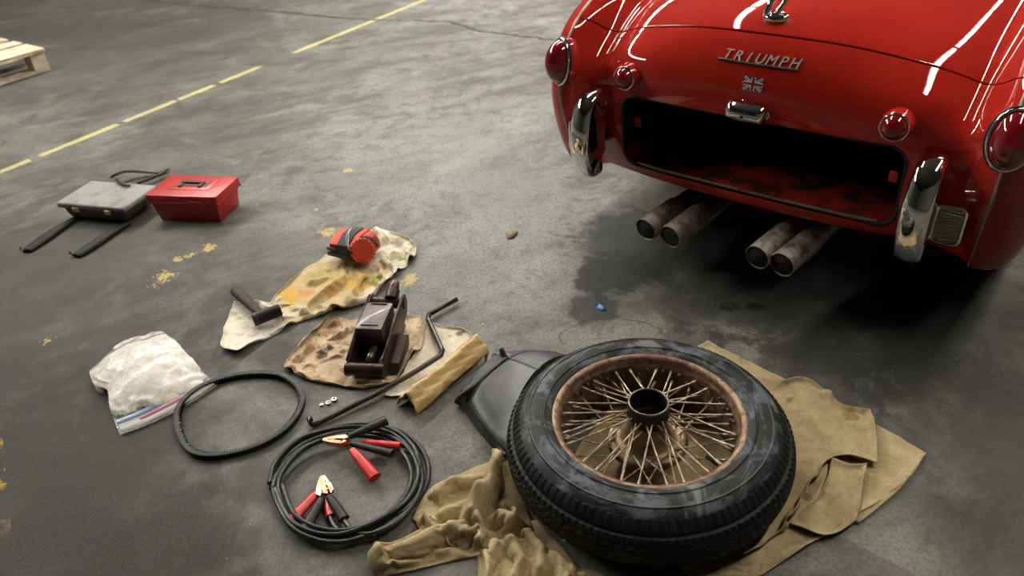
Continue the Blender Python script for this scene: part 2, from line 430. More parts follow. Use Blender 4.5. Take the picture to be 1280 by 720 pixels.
# centre body: columns across x, rows from the bottom lip up and forward
cols = [0, .20, .35, .445, .497, .537, .570, .592]
rows = [  # per row: for each column (y, z)
 [(.10, .262), (.10, .264), (.10, .266), (.11, .262), (.13, .250), (.13, .240), (.12, .236), (.12, .232)],
 [(.035, .262), (.037, .265), (.045, .270), (.065, .268), (.09, .255), (.09, .245), (.08, .240), (.07, .236)],
 [(.018, .285), (.020, .287), (.028, .292), (.045, .292), (.07, .285), (.07, .280), (.05, .280), (.035, .280)],
 [(.006, .36), (.008, .36), (.014, .365), (.03, .37), (.05, .37), (.048, .37), (.025, .37), (.002, .37)],
 [(.000, .45), (.002, .45), (.008, .452), (.02, .455), (.036, .458), (.030, .458), (.00, .458), (-.022, .458)],
 [(.000, .54), (.003, .54), (.010, .537), (.022, .538), (.034, .538), (.022, .538), (-.01, .54), (-.032, .54)],
 [(-.002, .60), (.002, .597), (.014, .588), (.028, .585), (.040, .583), (.026, .585), (-.004, .595), (-.026, .60)],
 [(.004, .65), (.012, .643), (.032, .628), (.050, .618), (.064, .612), (.048, .620), (.016, .638), (-.006, .648)],
 [(.022, .70), (.036, .69), (.066, .665), (.090, .650), (.104, .642), (.088, .652), (.050, .678), (.026, .688)],
 [(.050, .748), (.075, .734), (.115, .702), (.138, .680), (.148, .668), (.130, .678), (.090, .708), (.062, .718)],
 [(.115, .785), (.135, .772), (.175, .738), (.195, .714), (.202, .702), (.190, .712), (.155, .742), (.130, .752)],
 [(.26, .822), (.27, .810), (.29, .778), (.30, .752), (.305, .738), (.30, .748), (.28, .775), (.265, .785)],
 [(.48, .850), (.48, .840), (.49, .812), (.50, .788), (.50, .775), (.50, .783), (.49, .805), (.48, .814)],
 [(.75, .865), (.75, .857), (.75, .833), (.75, .815), (.75, .805), (.75, .810), (.75, .826), (.75, .832)],
 [(1.05, .868), (1.05, .862), (1.05, .845), (1.05, .83), (1.05, .822), (1.05, .824), (1.05, .832), (1.05, .836)],
 [(1.30, .866), (1.30, .86), (1.30, .846), (1.30, .834), (1.30, .826), (1.30, .826), (1.30, .83), (1.30, .832)],
]
net = np.array([[(cols[j], r[j][0], r[j][1]) for j in range(8)] for r in rows])
net[7:, 1, 2] += .004; net[7:, 2, 2] += .009; net[7:, 3, 2] += .007; net[7:, 4, 2] -= .006; net[8:, 5, 2] -= .003
net[7:11, 2, 1] -= .010; net[7:11, 3, 1] -= .008; net[7:11, 4, 1] += .006
net[:, 7, 0] = [.585, .588, .592, .597, .603, .606, .602, .598, .596, .598, .602, .612, .622, .632, .64, .64]
full = np.concatenate([net[:, :0:-1]*np.array([-1, 1, 1]), net], axis=1)
K = 10
fine = cr_axis(cr_axis(full, K, 0), 8, 1)
def fair(A, n, axis):
    A = np.moveaxis(A.copy(), axis, 0)
    for _ in range(n):
        B = A.copy(); B[1:-1] = .25*A[:-2]+.5*A[1:-1]+.25*A[2:]; A = B
    return np.moveaxis(A, 0, axis)
fine = fair(fair(fine, 70, 0), 16, 1)
SEAM = 9*K
rear = fine[:SEAM+1].copy()
# pull the last row back a hair: panel gap
rear[-1] = rear[-1]*.72+rear[-2]*.28
lid = fine[SEAM:].copy(); lid[0] = lid[0]*.72+lid[1]*.28
rp = MB().grid(rear).build('rear_panel', RED, car, local=True)
solidify(rp, .004, -1)
# cut the spare wheel opening
OX, OZ0, OZ1, OR = .405, .306, .538, .048
def rrect(hx, z0, z1, r, n=8):
    out = []
    for cx_, cz_, a0 in ((hx-r, z1-r, 0), (-hx+r, z1-r, pi/2), (-hx+r, z0+r, pi), (hx-r, z0+r, 1.5*pi)):
        for k in range(n+1):
            a = a0+pi/2*k/n; out.append((cx_+r*cos(a), cz_+r*sin(a)))
    return out
rr_ = rrect(OX, OZ0, OZ1, OR)
nR = len(rr_)
cut = mobj('cutter', [(a, -.2, b) for a, b in rr_]+[(a, .3, b) for a, b in rr_], [tuple(range(nR))[::-1], tuple(range(nR, 2*nR))]+[(i, (i+1) % nR, nR+(i+1) % nR, nR+i) for i in range(nR)], RED, car, local=True, smooth=False)
_b = bmesh.new(); _b.from_mesh(cut.data); bmesh.ops.recalc_face_normals(_b, faces=_b.faces[:]); _b.to_mesh(cut.data); _b.free()
bpy.context.view_layer.update(); bake(rp)
_b = bmesh.new(); _b.from_mesh(rp.data); bmesh.ops.remove_doubles(_b, verts=_b.verts[:], dist=1e-6); bmesh.ops.recalc_face_normals(_b, faces=_b.faces[:]); print('RPMAN', sum(not e.is_manifold for e in _b.edges), _b.calc_volume()); _b.to_mesh(rp.data); _b.free()
md = rp.modifiers.new('b', 'BOOLEAN'); md.object = cut; md.operation = 'DIFFERENCE'; md.solver = 'EXACT'
bpy.context.view_layer.update(); bake(rp)
bpy.data.objects.remove(cut)
rp.data.polygons.foreach_set('use_smooth', [True]*len(rp.data.polygons)); rp.data.set_sharp_from_angle(angle=radians(40))
solidify(MB().grid(lid).build('boot_lid', RED, car, local=True), .004, -1)
# BVH for placing trim on the skin
_v = [Vector(p) for p in fine.reshape(-1, 3)]; _m = fine.shape[1]
BV = BVHTree.FromPolygons(_v, [(i*_m+j, (i+1)*_m+j, (i+1)*_m+j+1, i*_m+j+1) for i in range(fine.shape[0]-1) for j in range(_m-1)])
def skin(x, z):
    h = BV.ray_cast(Vector((x, -1, z)), Vector((0, 1, 0))); n = h[1]
    if n.y > 0: n = -n
    return h[0], n
# black strip added behind the seam, standing in for shade in the gap
g = fine[SEAM-3:SEAM+4].copy(); g[..., 1] += .006; g[..., 2] -= .008
MB().grid(g).build('seam_dark_strip', DARK, car, local=True)
# wings
S = [  # each: pts from the piping outwards/down
 [(.600, .07, .236), (.625, .075, .236), (.650, .10, .238), (.668, .15, .242), (.672, .19, .246)],
 [(.602, .035, .280), (.632, .045, .275), (.660, .08, .272), (.680, .14, .272), (.684, .20, .274)],
 [(.606, .002, .370), (.640, .020, .350), (.672, .065, .330), (.692, .14, .310), (.696, .22, .296)],
 [(.610, -.022, .458), (.645, -.002, .430), (.680, .055, .395), (.700, .14, .350), (.704, .25, .308)],
 [(.606, -.032, .540), (.645, -.012, .510), (.683, .045, .460), (.706, .14, .390), (.710, .29, .318)],
 [(.602, -.026, .600), (.642, -.008, .575), (.684, .050, .520), (.710, .16, .420), (.714, .33, .325)],
 [(.598, -.006, .648), (.640, .008, .632), (.684, .065, .580), (.712, .19, .450), (.716, .37, .336)],
 [(.596, .026, .688), (.638, .040, .676), (.684, .095, .630), (.714, .22, .490), (.718, .42, .370)],
 [(.598, .062, .718), (.640, .080, .708), (.686, .135, .665), (.716, .26, .530), (.718, .455, .44)],
 [(.602, .130, .752), (.644, .150, .742), (.690, .200, .700), (.718, .32, .570), (.718, .50, .52)],
 [(.612, .265, .785), (.654, .280, .775), (.698, .320, .735), (.722, .42, .640), (.718, .58, .59)],
 [(.622, .480, .814), (.664, .490, .802), (.706, .520, .765), (.726, .58, .690), (.718, .74, .625)],
 [(.632, .750, .832), (.672, .750, .820), (.712, .770, .780), (.728, .80, .700), (.718, .92, .59)],
 [(.640, 1.05, .836), (.678, 1.05, .822), (.714, 1.05, .780), (.728, 1.05, .66), (.718, 1.06, .48)],
 [(.640, 1.30, .832), (.678, 1.30, .816), (.712, 1.30, .770), (.724, 1.22, .58), (.715, 1.12, .28)],
]
Snet = np.array(S)
for i_, x_ in enumerate((.588, .592, .597, .603, .606, .602)): Snet[i_, 0, 0] = x_; Snet[i_, 1, 0] += (x_-.602)*.5
for sgn in (1, -1):
    w = fair(fair(cr_axis(cr_axis(Snet, 9, 0), 7, 1), 56, 0), 6, 1)*np.array([sgn, 1, 1])
    o = MB().grid(w, flip=sgn < 0).build('rear_wing', RED, car, local=True); solidify(o, .004, -1)
    pts = [Vector(q)*1.0 for q in w[:, 0]]
    MB().tube([(q.x, q.y-.001, q.z+.0015) for q in pts[:int(len(pts))]], .0042, 8).build('piping', PIPING, car, local=True)
    # front part of the body side with door and front wing, out of the picture
    F_ = np.array([[(.640, 1.30, .832), (.712, 1.30, .75), (.724, 1.25, .55), (.715, 1.15, .28)],
                   [(.650, 1.55, .70), (.715, 1.55, .66), (.722, 1.5, .50), (.715, 1.45, .26)],
                   [(.650, 1.85, .66), (.715, 1.85, .63), (.722, 1.85, .48), (.715, 1.85, .25)],
                   [(.640, 2.15, .74), (.712, 2.15, .70), (.722, 2.2, .50), (.715, 2.3, .26)],
                   [(.56, 2.6, .82), (.70, 2.6, .76), (.722, 2.6, .62), (.715, 2.58, .48)],
                   [(.50, 3.0, .84), (.68, 3.0, .80), (.72, 3.0, .70), (.712, 3.0, .62)],
                   [(.46, 3.4, .76), (.62, 3.42, .74), (.70, 3.38, .60), (.700, 3.3, .45)],
                   [(.42, 3.62, .52), (.58, 3.62, .50), (.66, 3.58, .42), (.68, 3.5, .32)]])
    w = cr_axis(cr_axis(F_, 6, 0), 6, 1)*np.array([sgn, 1, 1])
    solidify(MB().grid(w, flip=sgn < 0).build('front_wing', RED, car, local=True), .004, -1)
B_ = np.array([[(x, 2.15, .86-.25*x*x) for x in (-.64, -.4, -.2, 0, .2, .4, .64)],
               [(x*.9, 2.6, .88-.22*x*x) for x in (-.64, -.4, -.2, 0, .2, .4, .64)],
               [(x*.8, 3.05, .85-.1*x*x) for x in (-.64, -.4, -.2, 0, .2, .4, .64)],
               [(x*.72, 3.45, .78-.1*x*x) for x in (-.64, -.4, -.2, 0, .2, .4, .64)],
               [(x*.7, 3.66, .62) for x in (-.64, -.4, -.2, 0, .2, .4, .64)],
               [(x*.7, 3.70, .34) for x in (-.64, -.4, -.2, 0, .2, .4, .64)]])
solidify(MB().grid(cr_axis(cr_axis(B_, 6, 0), 4, 1), flip=False).build('bonnet', RED, car, local=True), .004, -1)
MB().box((0, 1.72, .62), (1.28, .9, .03), .01).build('tonneau_cover', BLACKRUB, car, local=True)
# floor pan keeps light from leaking under the body
MB().box((0, 2.1, .30), (1.1, 2.6, .05), .01).box((0, .45, .285), (1.04, .66, .03), .01).build('floor_pan', DARK, car, local=True)
MB().box((0, .78, .55), (1.16, .02, .48)).box((.60, .42, .42), (.02, .1, .28)).box((-.60, .42, .42), (.02, .1, .28)).build('bulkhead', DARK, car, local=True)
MB().tube([(-.6, .78, .30), (.6, .78, .30)], .035, 12).lathe([(0, -.09), (.07, -.07), (.09, 0), (.07, .07), (0, .09)], 20, mtx=Matrix.Translation((0, .78, .28))).build('rear_axle', DARK, car, local=True)
TYREP = [(.20, -.05), (.27, -.072), (.31, -.064), (.328, -.045), (.333, 0), (.328, .045), (.31, .064), (.27, .072), (.20, .05)]
for sx_ in (-1, 1):
    for yy in (.78, 3.02):
        m_ = align((sx_*.60, yy, .333), (1, 0, 0))
        t_ = MB().lathe(TYREP, 48, mtx=m_, closed=True).build('tyre', BLACKRUB, car, local=True)
        MB().lathe([(.0, .02), (.05, .03), (.18, .01), (.205, .045), (.205, -.045), (.18, -.01), (.05, -.05), (0, -.05)], 36, mtx=m_).build('hub', OLDCHROME, t_, local=True)
# spare wheel compartment
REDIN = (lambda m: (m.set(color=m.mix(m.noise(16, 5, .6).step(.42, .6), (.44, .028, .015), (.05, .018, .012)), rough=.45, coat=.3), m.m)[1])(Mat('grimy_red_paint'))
def shell(hx, z0, z1, r, y0, y1, inset=.0):
    a = rrect(hx, z0, z1, r); b = rrect(hx-inset, z0+inset, z1-inset, r)
    return [(p, y0, q) for p, q in a], [(p, y1, q) for p, q in b]
A0, A1 = shell(OX+.004, OZ0-.002, OZ1+.004, OR+.002, .03, .66)
# follow the skin at the mouth
def ysk(x, z): return skin(max(-.55, min(.55, x)), z)[0].y
A0 = [(p, ysk(p, q)+.004, q) for p, _, q in A0]
n_ = len(A0)
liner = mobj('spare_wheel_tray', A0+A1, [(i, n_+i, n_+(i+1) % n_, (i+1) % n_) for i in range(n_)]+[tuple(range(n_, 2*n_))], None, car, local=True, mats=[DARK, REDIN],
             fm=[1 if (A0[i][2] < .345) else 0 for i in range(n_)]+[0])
# bead of rubber around the mouth, grey lip along the bottom
rim_ = rrect(OX-.002, OZ0+.003, OZ1-.003, OR-.002, 10)
MB().tube([(a, ysk(a, b)-.001, b) for a, b in rim_], .0058, 8, closed=True).build('opening_seal', BLACKRUB, car, local=True)
lip = [(a, OZ0+.010) for a in np.linspace(-.36, .36, 40)]
lipm = simple('lip_metal', (.25, .22, .17), (.12, .05, .03), rough=.3, metal=.5, scale=25)
MB().tube([(a, ysk(a, b)+.006, b+.0) for a, b in lip], .0045, 8).build('opening_lip', lipm, car, local=True)
tabm = Mat('red_tab').set(color=(.40, .02, .01), rough=.4).m
for x_ in (-.372, .372):
    MB().box((x_, .05, .44), (.022, .004, .03), .002).build('latch_tab', tabm, car, local=True)
# tail lamps
for s_ in (1, -1):
    c = Vector((s_*.600, -.014, .612)); ax = Vector((s_*.40, -1, .14)).normalized()
    Mx = align(c, ax) ; 
    # local frame: Z out, build ellipse with long axis roughly vertical
    upv = (Vector((0, 0, 1))-ax*ax.z).normalized(); rt = upv.cross(ax)
    Mx = Matrix((rt, upv, ax)).transposed().to_4x4(); Mx.translation = c
    root = MB().lathe([(.047, -.03), (.0487, -.004), (.0487, .005), (.047, .009), (.044, .006)], 56, mtx=Mx @ Matrix.Diagonal((1, 1.46, 1, 1))).build('tail_lamp', RED, car, local=True)
    ring = []
    for k in range(56):
        a = 2*pi*k/56; ring.append(Mx @ Vector((.0465*cos(a), .0685*sin(a), .010)))
    MB().tube(ring, .0042, 8, closed=True).build('bezel', CHROME, root, local=True)
    MB().tube([Mx @ Vector((.0497*cos(a), .0722*sin(a), .005)) for a in np.linspace(0, 2*pi, 57)[:-1]], .0032, 8, closed=True).build('gasket', BLACKRUB, root, local=True)
    prof = [(.0435*cos(t), .004+.055*sin(t)**.9) for t in np.linspace(0, pi/2, 14)]; prof[-1] = (0, .059)
    MB().lathe(prof, 56, mtx=Mx @ Matrix.Diagonal((1, 1.49, 1, 1))).build('lens', LENS, root, local=True)
    MB().lathe([(.011*cos(t), .0565+.003*sin(t)) for t in np.linspace(0, pi/2, 6)], 20, mtx=Mx).build('reflector', LENSC, root, local=True)
# round lamps above the opening
for s_ in (1, -1):
    p, n = skin(s_*.374-.012, .590); n = Vector((s_*.02, -1, .05)).normalized(); Mx = align(p, n)
    r_ = MB().lathe([(.036, -.03), (.040, -.004), (.037, .018), (.034, .026), (.031, .028)], 40, mtx=Mx).build('round_lamp', RED, car, local=True)
    MB().lathe([(.0345, .022), (.0355, .030), (.033, .034), (.030, .032)], 40, mtx=Mx, closed=True).build('bezel', CHROME, r_, local=True)
    MB().lathe([(.031*cos(t), .030+.026*sin(t)) for t in np.linspace(0, pi/2, 10)], 40, mtx=Mx).build('lens', LENS, r_, local=True)
# over-riders
for s_ in (1, -1):
    x0 = s_*.478-.012
    path = smoothpath([(.00, .545), (-.048, .537), (-.082, .503), (-.102, .450), (-.108, .395), (-.102, .340), (-.082, .292), (-.050, .268), (-.01, .268)], 6)
    # path given as (y,z) -> 3D
    P = [Vector((x0, a[0], a[1])) for a in path]; m_ = len(P); rings = []
    for i in range(m_):
        T = (P[min(i+1, m_-1)]-P[max(i-1, 0)]).normalized(); N = Vector((0, T.z, -T.y));  N = -N if N.y > 0 and i < m_ else N
        if N.dot(P[i]-Vector((x0, .02, .40))) < 0: N = -N
        wdt = .030+.004*sin(pi*i/(m_-1)); dep = .105 if 5 < i < m_-6 else .06+.009*min(i, m_-1-i)
        ring = []
        for k in range(13):
            a = pi*k/12; ring.append(P[i]+Vector((1, 0, 0))*wdt*cos(a)*(1 if True else 1)+N*.020*(sin(a)**.7-1))
        ring.append(P[i]-Vector((1, 0, 0))*wdt-N*dep); ring.append(P[i]+Vector((1, 0, 0))*wdt-N*dep)
        rings.append(ring)
    n_ = 15; vs = [v for r in rings for v in r]; fs = [(i*n_+k, i*n_+(k+1) % n_, (i+1)*n_+(k+1) % n_, (i+1)*n_+k) for i in range(m_-1) for k in range(n_)]
    fs += [tuple(range(n_)), tuple((m_-1)*n_+k for k in range(n_))[::-1]]
    o = mobj('over_rider', vs, fs, CHROME, car, local=True, angle=50)
    MB().tube([(x0-s_*.0, .06, .38), (x0, -.06, .38)], .018, 12).build('bracket', BLACKRUB, o, local=True)
# reversing lamps beside the over-riders
for s_ in (1, -1):
    p = Vector((s_*.538-.008, -.012, .380)); n = Vector((s_*.08, -1, .0)).normalized(); rt = Vector((0, 0, 1)).cross(-n).normalized()*-1
    upv = Vector((0, 0, 1)); Mx = Matrix((upv.cross(-n)*-1, upv, n)).transposed().to_4x4(); Mx.translation = p
    def rr3(hx, hz, r, d, n=6): return [Mx @ Vector((a, b, d)) for a, b in rrect(hx, -hz, hz, r, n)]
    L = [rr3(.034, .052, .016, -.05), rr3(.036, .054, .018, .004), rr3(.034, .052, .017, .012), rr3(.029, .047, .014, .014), rr3(.027, .045, .013, .008)]
    n_ = len(L[0]); vs = [v for r in L for v in r]; fs = [(i*n_+k, i*n_+(k+1) % n_, (i+1)*n_+(k+1) % n_, (i+1)*n_+k) for i in range(4) for k in range(n_)]
    o = mobj('reversing_lamp', vs, fs, CHROME, car, local=True, angle=50)
    gl = Mat('ribbed_glass'); xx, yy, zz = gl.xyz(False)
    gl.set(color=(.33, .31, .25), rough=.12, metal=.75, coat=.6).bump(((zz*900).sin())+((xx*700).sin())*.4, .5, .0015)
    vs = rr3(.027, .045, .013, .008)+rr3(.020, .037, .010, .014)+[Mx @ Vector((0, 0, .016))]
    mobj('lens', vs, [(k, (k+1) % n_, n_+(k+1) % n_, n_+k) for k in range(n_)]+[(n_+k, n_+(k+1) % n_, 2*n_) for k in range(n_)], gl.m, o, local=True)
# number plate lamp
p, n = skin(0, .556); Mx = Matrix.Translation((-.006, p.y-.002, .560))
plt = MB()
secs = [(-.058, .35), (-.054, .7), (-.048, .92), (-.035, 1), (-.006, 1), (-.0055, 1.07), (.0055, 1.07), (.006, 1), (.035, 1), (.048, .92), (.054, .7), (.056, .35)]
rings = [[Mx @ Vector((x, -.036*k*sin(a), -.029*k*cos(a)+.0)) for a in np.linspace(0, pi, 13)] for x, k in secs]
vs = [v for r in rings for v in r]; fs = [(i*13+j, i*13+j+1, (i+1)*13+j+1, (i+1)*13+j) for i in range(len(secs)-1) for j in range(12)]
fs += [tuple(range(13))[::-1], tuple((len(secs)-1)*13+k for k in range(13))]
o = mobj('number_plate_lamp', vs, fs, CHROME, car, local=True, angle=45)
MB().lathe([(.0, .004), (.004, .004), (.005, 0)], 12, mtx=align(Mx @ Vector((0, -.036, -.003)), (0, -1, -.1))).build('screw', BLACKRUB, o, local=True)
MB().tube([Mx @ Vector((.060*cos(a), -.002, .028*sin(a))) for a in np.linspace(0, 2*pi, 30)[:-1]], .003, 6, closed=True).build('gasket', OLDCHROME, o, local=True)
# flag badge
p, n = skin(.0, .634); n.normalize(); upv = (Vector((0, 0, 1))-n*n.z).normalized(); rt = upv.cross(n)
Fx = Matrix((rt, upv, n)).transposed().to_4x4(); Fx.translation = p+n*.003
BLUE = Mat('blue_enamel').set(color=(.04, .045, .12), rough=.3).m; WHITE = Mat('white_enamel').set(color=(.80, .79, .77), rough=.35, metal=.0).m; REDE = Mat('red_enamel').set(color=(.25, .012, .01), rough=.3).m
hw, hh = .026, .0165
o = MB().box((0, 0, 0), (hw*2+.003, hh*2+.003, .004), .001, mtx=Fx).lathe([(0, .002), (.003, 0), (0, -.002)], 10, mtx=Fx @ Matrix.Translation((hw+.004, 0, 0))).lathe([(0, .002), (.003, 0), (0, -.002)], 10, mtx=Fx @ Matrix.Translation((-hw-.004, 0, 0))).build('flag_badge', OLDCHROME, car, local=True, smooth=False)
MB().box((0, 0, .0022), (hw*2, hh*2, .001), mtx=Fx).build('blue_field', BLUE, o, local=True, smooth=False)
def clipbar(mb, ang_sign, w, z, off=0):
    d = Vector((hw, hh*ang_sign, 0)); nrm = Vector((-d.y, d.x, 0)).normalized()
    c = [(-d*.93)+nrm*(w/2+off), (-d*.93)-nrm*(w/2-off), d*.93-nrm*(w/2-off), d*.93+nrm*(w/2+off)]
    vs = [Fx @ Vector((q.x, q.y, z)) for q in c]+[Fx @ Vector((q.x, q.y, z-.001)) for q in c]
    mb.add(vs, [(0, 1, 2, 3), (4, 5, 1, 0), (5, 6, 2, 1), (6, 7, 3, 2), (7, 4, 0, 3)])
mb = MB(); clipbar(mb, 1, .0065, .0032); clipbar(mb, -1, .0065, .00325); mb.box((0, 0, .0035), (.012, hh*2, .001), mtx=Fx).box((0, 0, .0035), (hw*2, .011, .001), mtx=Fx).build('white_cross', WHITE, o, local=True, smooth=False)
mb = MB(); clipbar(mb, 1, .0022, .0037); clipbar(mb, -1, .0022, .00375); mb.box((0, 0, .0042), (.0075, hh*2, .001), mtx=Fx).box((0, 0, .0042), (hw*2, .0065, .001), mtx=Fx).build('red_cross', REDE, o, local=True, smooth=False)
# chrome lettering on its bar
base = None
LETTER = Mat('plated_letters').set(color=(.55, .53, .50), rough=.32, metal=.25).m
p0_, n0_ = skin(0, .682)
bar_pts = []
for x_ in np.linspace(-.112, .106, 21):
    p, n = skin(x_, .680); bar_pts.append(p+n.normalized()*.006)
base = MB().tube(bar_pts, .0032, 8).build('lettering', simple('dark_plated', (.05, .045, .042), (.03, .03, .03), rough=.5, metal=.3), car, local=True)
for k, ch in enumerate('TRIUMPH'):
    x_ = -.089+k*.0300
    cu = bpy.data.curves.new('t', 'FONT'); cu.body = ch; cu.size = .037; cu.extrude = .0022; cu.shear = .35; cu.align_x = 'CENTER'; cu.offset = .0
    to = bpy.data.objects.new('t', cu); COL.objects.link(to); bpy.context.view_layer.update()
    me = bpy.data.meshes.new_from_object(to.evaluated_get(bpy.context.evaluated_depsgraph_get())); bpy.data.objects.remove(to)
    p, n = skin(x_, .692); n.normalize(); upv = (Vector((0, 0, 1))-n*n.z).normalized(); rt = upv.cross(n)
    Lx = Matrix((rt, upv, n)).transposed().to_4x4(); Lx.translation = p+n*.005-upv*.010
    mobj('letter', [Lx @ v.co for v in me.vertices], [tuple(f.vertices) for f in me.polygons], LETTER, base, local=True, smooth=False)
# boot handle
p = Vector((0, .100, .782)); n = Vector((0, -.42, .9)).normalized(); upv = Vector((0, 1, .35)).normalized(); rt = Vector((1, 0, 0))
n = rt.cross(upv).normalized(); Hx = Matrix((rt, upv, n)).transposed().to_4x4(); Hx.translation = p
o = MB().lathe([(.022, -.01), (.024, .002), (.020, .007), (.008, .011), (.0, .012)], 28, mtx=Hx @ Matrix.Diagonal((1.45, .85, 1, 1))).build('boot_handle', CHROME, car, local=True)
MB().tube([Hx @ Vector(q) for q in smoothpath([(-.024, -.006, .006), (-.018, .014, .030), (-.004, .040, .056), (.012, .052, .062), (.020, .036, .048), (.014, .018, .028), (.004, .004, .012)], 6)], .0085, 10).build('grip', CHROME, o, local=True)
# exhaust pipes
for a, b in (((-.265, -.07, .152), (-.205, .30, .19)), ((-.181, -.07, .152), (-.125, .30, .19)), ((.094, -.07, .170), (.150, .30, .20)), ((.166, -.07, .170), (.225, .30, .20))):
    a, b = Vector(a), Vector(b); L = (b-a).length; Mx = align(a, b-a)
    o = MB().lathe([(.0345, .05), (.0345, .002), (.036, 0), (.0375, .002), (.0375, .15), (.030, .158), (.030, L)], 32, mtx=Mx).build('exhaust_pipe', PIPE, car, local=True, angle=40)
    MB().lathe([(.0343, .004), (.0343, .14), (0, .14)], 28, mtx=Mx).build('soot_lining', DARK, o, local=True)
MB().box((-.165, .40, .20), (.2, .28, .06), .02).box((.185, .40, .21), (.2, .28, .06), .02).tube([(-.16, .18, .22), (-.16, .18, .29)], .008, 8).tube([(.19, .18, .22), (.19, .18, .29)], .008, 8).build('silencer', DARK, car, local=True)

# ------------------------------------------------------------------ spare wheel lying flat
WC = Vector((.275, 1.232, 0)); WZ = .006; ZK = .94; RT = .872
wheel = thing('wheel', 'wire-spoked wheel with rusty rim and black tyre lying flat on the burlap', 'wheel', (WC.x, WC.y, WZ))
def tyre_mesh():
    # section: (r, z, tag) from inner bottom bead round the tread to top bead
    half = [(.2075, .150, 0), (.2125, .1545, 0), (.220, .1575, 0), (.2275, .1595, 0), (.230, .1622, 0), (.233, .1622, 0), (.235, .1600, 0), (.243, .1610, 0), (.252, .1612, 0), (.260, .1605, 0), (.268, .1590, 0),
            (.2695, .1610, 0), (.2725, .1605, 0), (.274, .1575, 0), (.281, .1545, 0), (.288, .1505, 0), (.293, .1470, 0), (.2945, .1470, 1), (.299, .1435, 1), (.3035, .1395, 1), (.308, .1350, 1), (.312, .1300, 1), (.3155, .1245, 2), (.3175, .1215, 3),
            (.3215, .1190, 4), (.3245, .1155, 4), (.3270, .1110, 4), (.3285, .1065, 5), (.3295, .1030, 6), (.3305, .0995, 6), (.3315, .0960, 6), (.3322, .0920, 7), (.3328, .0885, 8), (.3330, .0845, 8), (.3332, .0810, 8)]
    mid = .0805
    prof = half+[(r, 2*mid-z, t) for r, z, t in half[::-1][0:]]
    prof = [(.2075+(r-.2075)*RT, z*1.025, t) for r, z, t in prof]
    n = 720; m = len(prof); vs = []
    for i in range(n):
        a = 2*pi*i/n
        for k, (r, z, t) in enumerate(prof):
            low = k >= len(half); d = 0
            if t in (1,):   # shoulder blocks cut by radial slots
                ph = (i % 7)/7; d = -.0018 if ph < .29 else 0
            elif t == 2: d = -.0025
            elif t == 3: d = -.0045
            elif t == 4:
                ph = ((i+3) % 6)/6; d = -.0022 if ph < .34 else (.0005 if ph > .6 else 0)
            elif t in (5, 7): # zig-zag grooves
                d = -.0028 if ((i//3) % 2 == (0 if t == 5 else 1)) else -.0015
            elif t in (6, 8):
                ph = ((i + k*2) % 9)/9; d = -.0022 if ph < .25 else 0
            vs.append((WC.x+(r+d)*cos(a), WC.y+(r+d)*sin(a), WZ+z+(d*.4 if not low else -d*.4 if t == 1 else 0)))
    fs = []
    for i in range(n):
        j = (i+1) % n
        for k in range(m-1): fs.append((i*m+k, j*m+k, j*m+k+1, i*m+k+1))
        fs.append((i*m+m-1, j*m+m-1, j*m, i*m))
    return vs, fs
def tyre_mat():
    m = Mat('weathered_tyre'); x, y, z = m.xyz(False)
    r = (x*x+y*y).sqrt(); ang = y._op('ARCTAN2', x)
    side = r.step(.2840, .2790)
    pv = m.vec(ang*1.6, r*14, 0.0)
    n1 = m.noise(2.2, 5, .6, .8, vec=pv); n2 = m.noise(24, 5, .65); n3 = m.noise(5.5, 4, .6, 1.0)
    c = m.mix(n2.step(.4, .7), (.006, .0062, .0065), (.014, .014, .0135))
    scuff_sheen = n1.step(.46, .64)
    c = m.mix(side*scuff_sheen*.8, c, (.105, .118, .138))  # scuffs, with a bluish sheen painted into the same colour
    c = m.mix(side*n3.step(.58, .66)*.5, c, (.25, .25, .235))
    ringl = (r-.2620).abs().step(.0022, .001)
    c = m.mix(ringl*z.step(.1, .12)*.35, c, (.18, .18, .17))
    m.set(color=c, rough=.42+.25*n2, spec=.25)
    # moulded fine lettering band as radial ticks
    tick = (ang*260).sin().step(.1, .7)*(r-.2545).abs().step(.006, .005)*ang.step(-2.6, -2.5)*ang.step(-2.1, -2.2)
    m.bump(n2*.25+tick*1.0, .5, .002)
    return m.m
v_, f_ = tyre_mesh()
tyre = mobj('tyre', v_, f_, tyre_mat(), wheel, angle=28)
def rust():
    m = Mat('rusty_rim'); n = m.noise(18, 6, .65); n2 = m.noise(70, 5, .7); n3 = m.noise(7, 4, .6, .5)
    c = m.mix(n.step(.35, .65), (.20, .095, .05), (.34, .22, .13))
    c = m.mix(n3.step(.48, .66)*.75, c, (.13, .06, .045)); c = m.mix(n2.step(.48, .62)*.75, c, (.045, .028, .018))
    xx, yy, zz = m.xyz(False); c = m.mix(zz.step(.142, .130)*n.step(.40, .56)*.85, c, (.035, .025, .018))
    m.set(color=c, rough=.5, metal=.35).bump(n2, .4, .001); return m.m
RUST = rust()
Rp = [(.2065, .1555), (.2105, .1600), (.2120, .1640), (.2105, .1672), (.2070, .1680), (.2030, .1665), (.1990, .1640), (.1975, .1600), (.1965, .152), (.1960, .147), (.1935, .144), (.1915, .138), (.1900, .120),
      (.1860, .100), (.1830, .088), (.1840, .072), (.1890, .060), (.1950, .048), (.1960, .020), (.2000, .006), (.2070, .004), (.2110, .008), (.208, .014), (.200, .030), (.199, .05), (.189, .07), (.1885, .1), (.193, .118), (.198, .135), (.2005, .145), (.2010, .154)]
rim = MB().lathe([(r, z*ZK+WZ) for r, z in Rp], 160, c=WC, closed=True).build('rim', RUST, wheel, angle=60)
HUBM = (lambda m: (m.set(color=m.mix(m.noise(20, 5).step(.4, .62), (.26, .18, .09), (.09, .055, .03)), rough=.42, metal=.5), m.m)[1])(Mat('brassy_hub'))
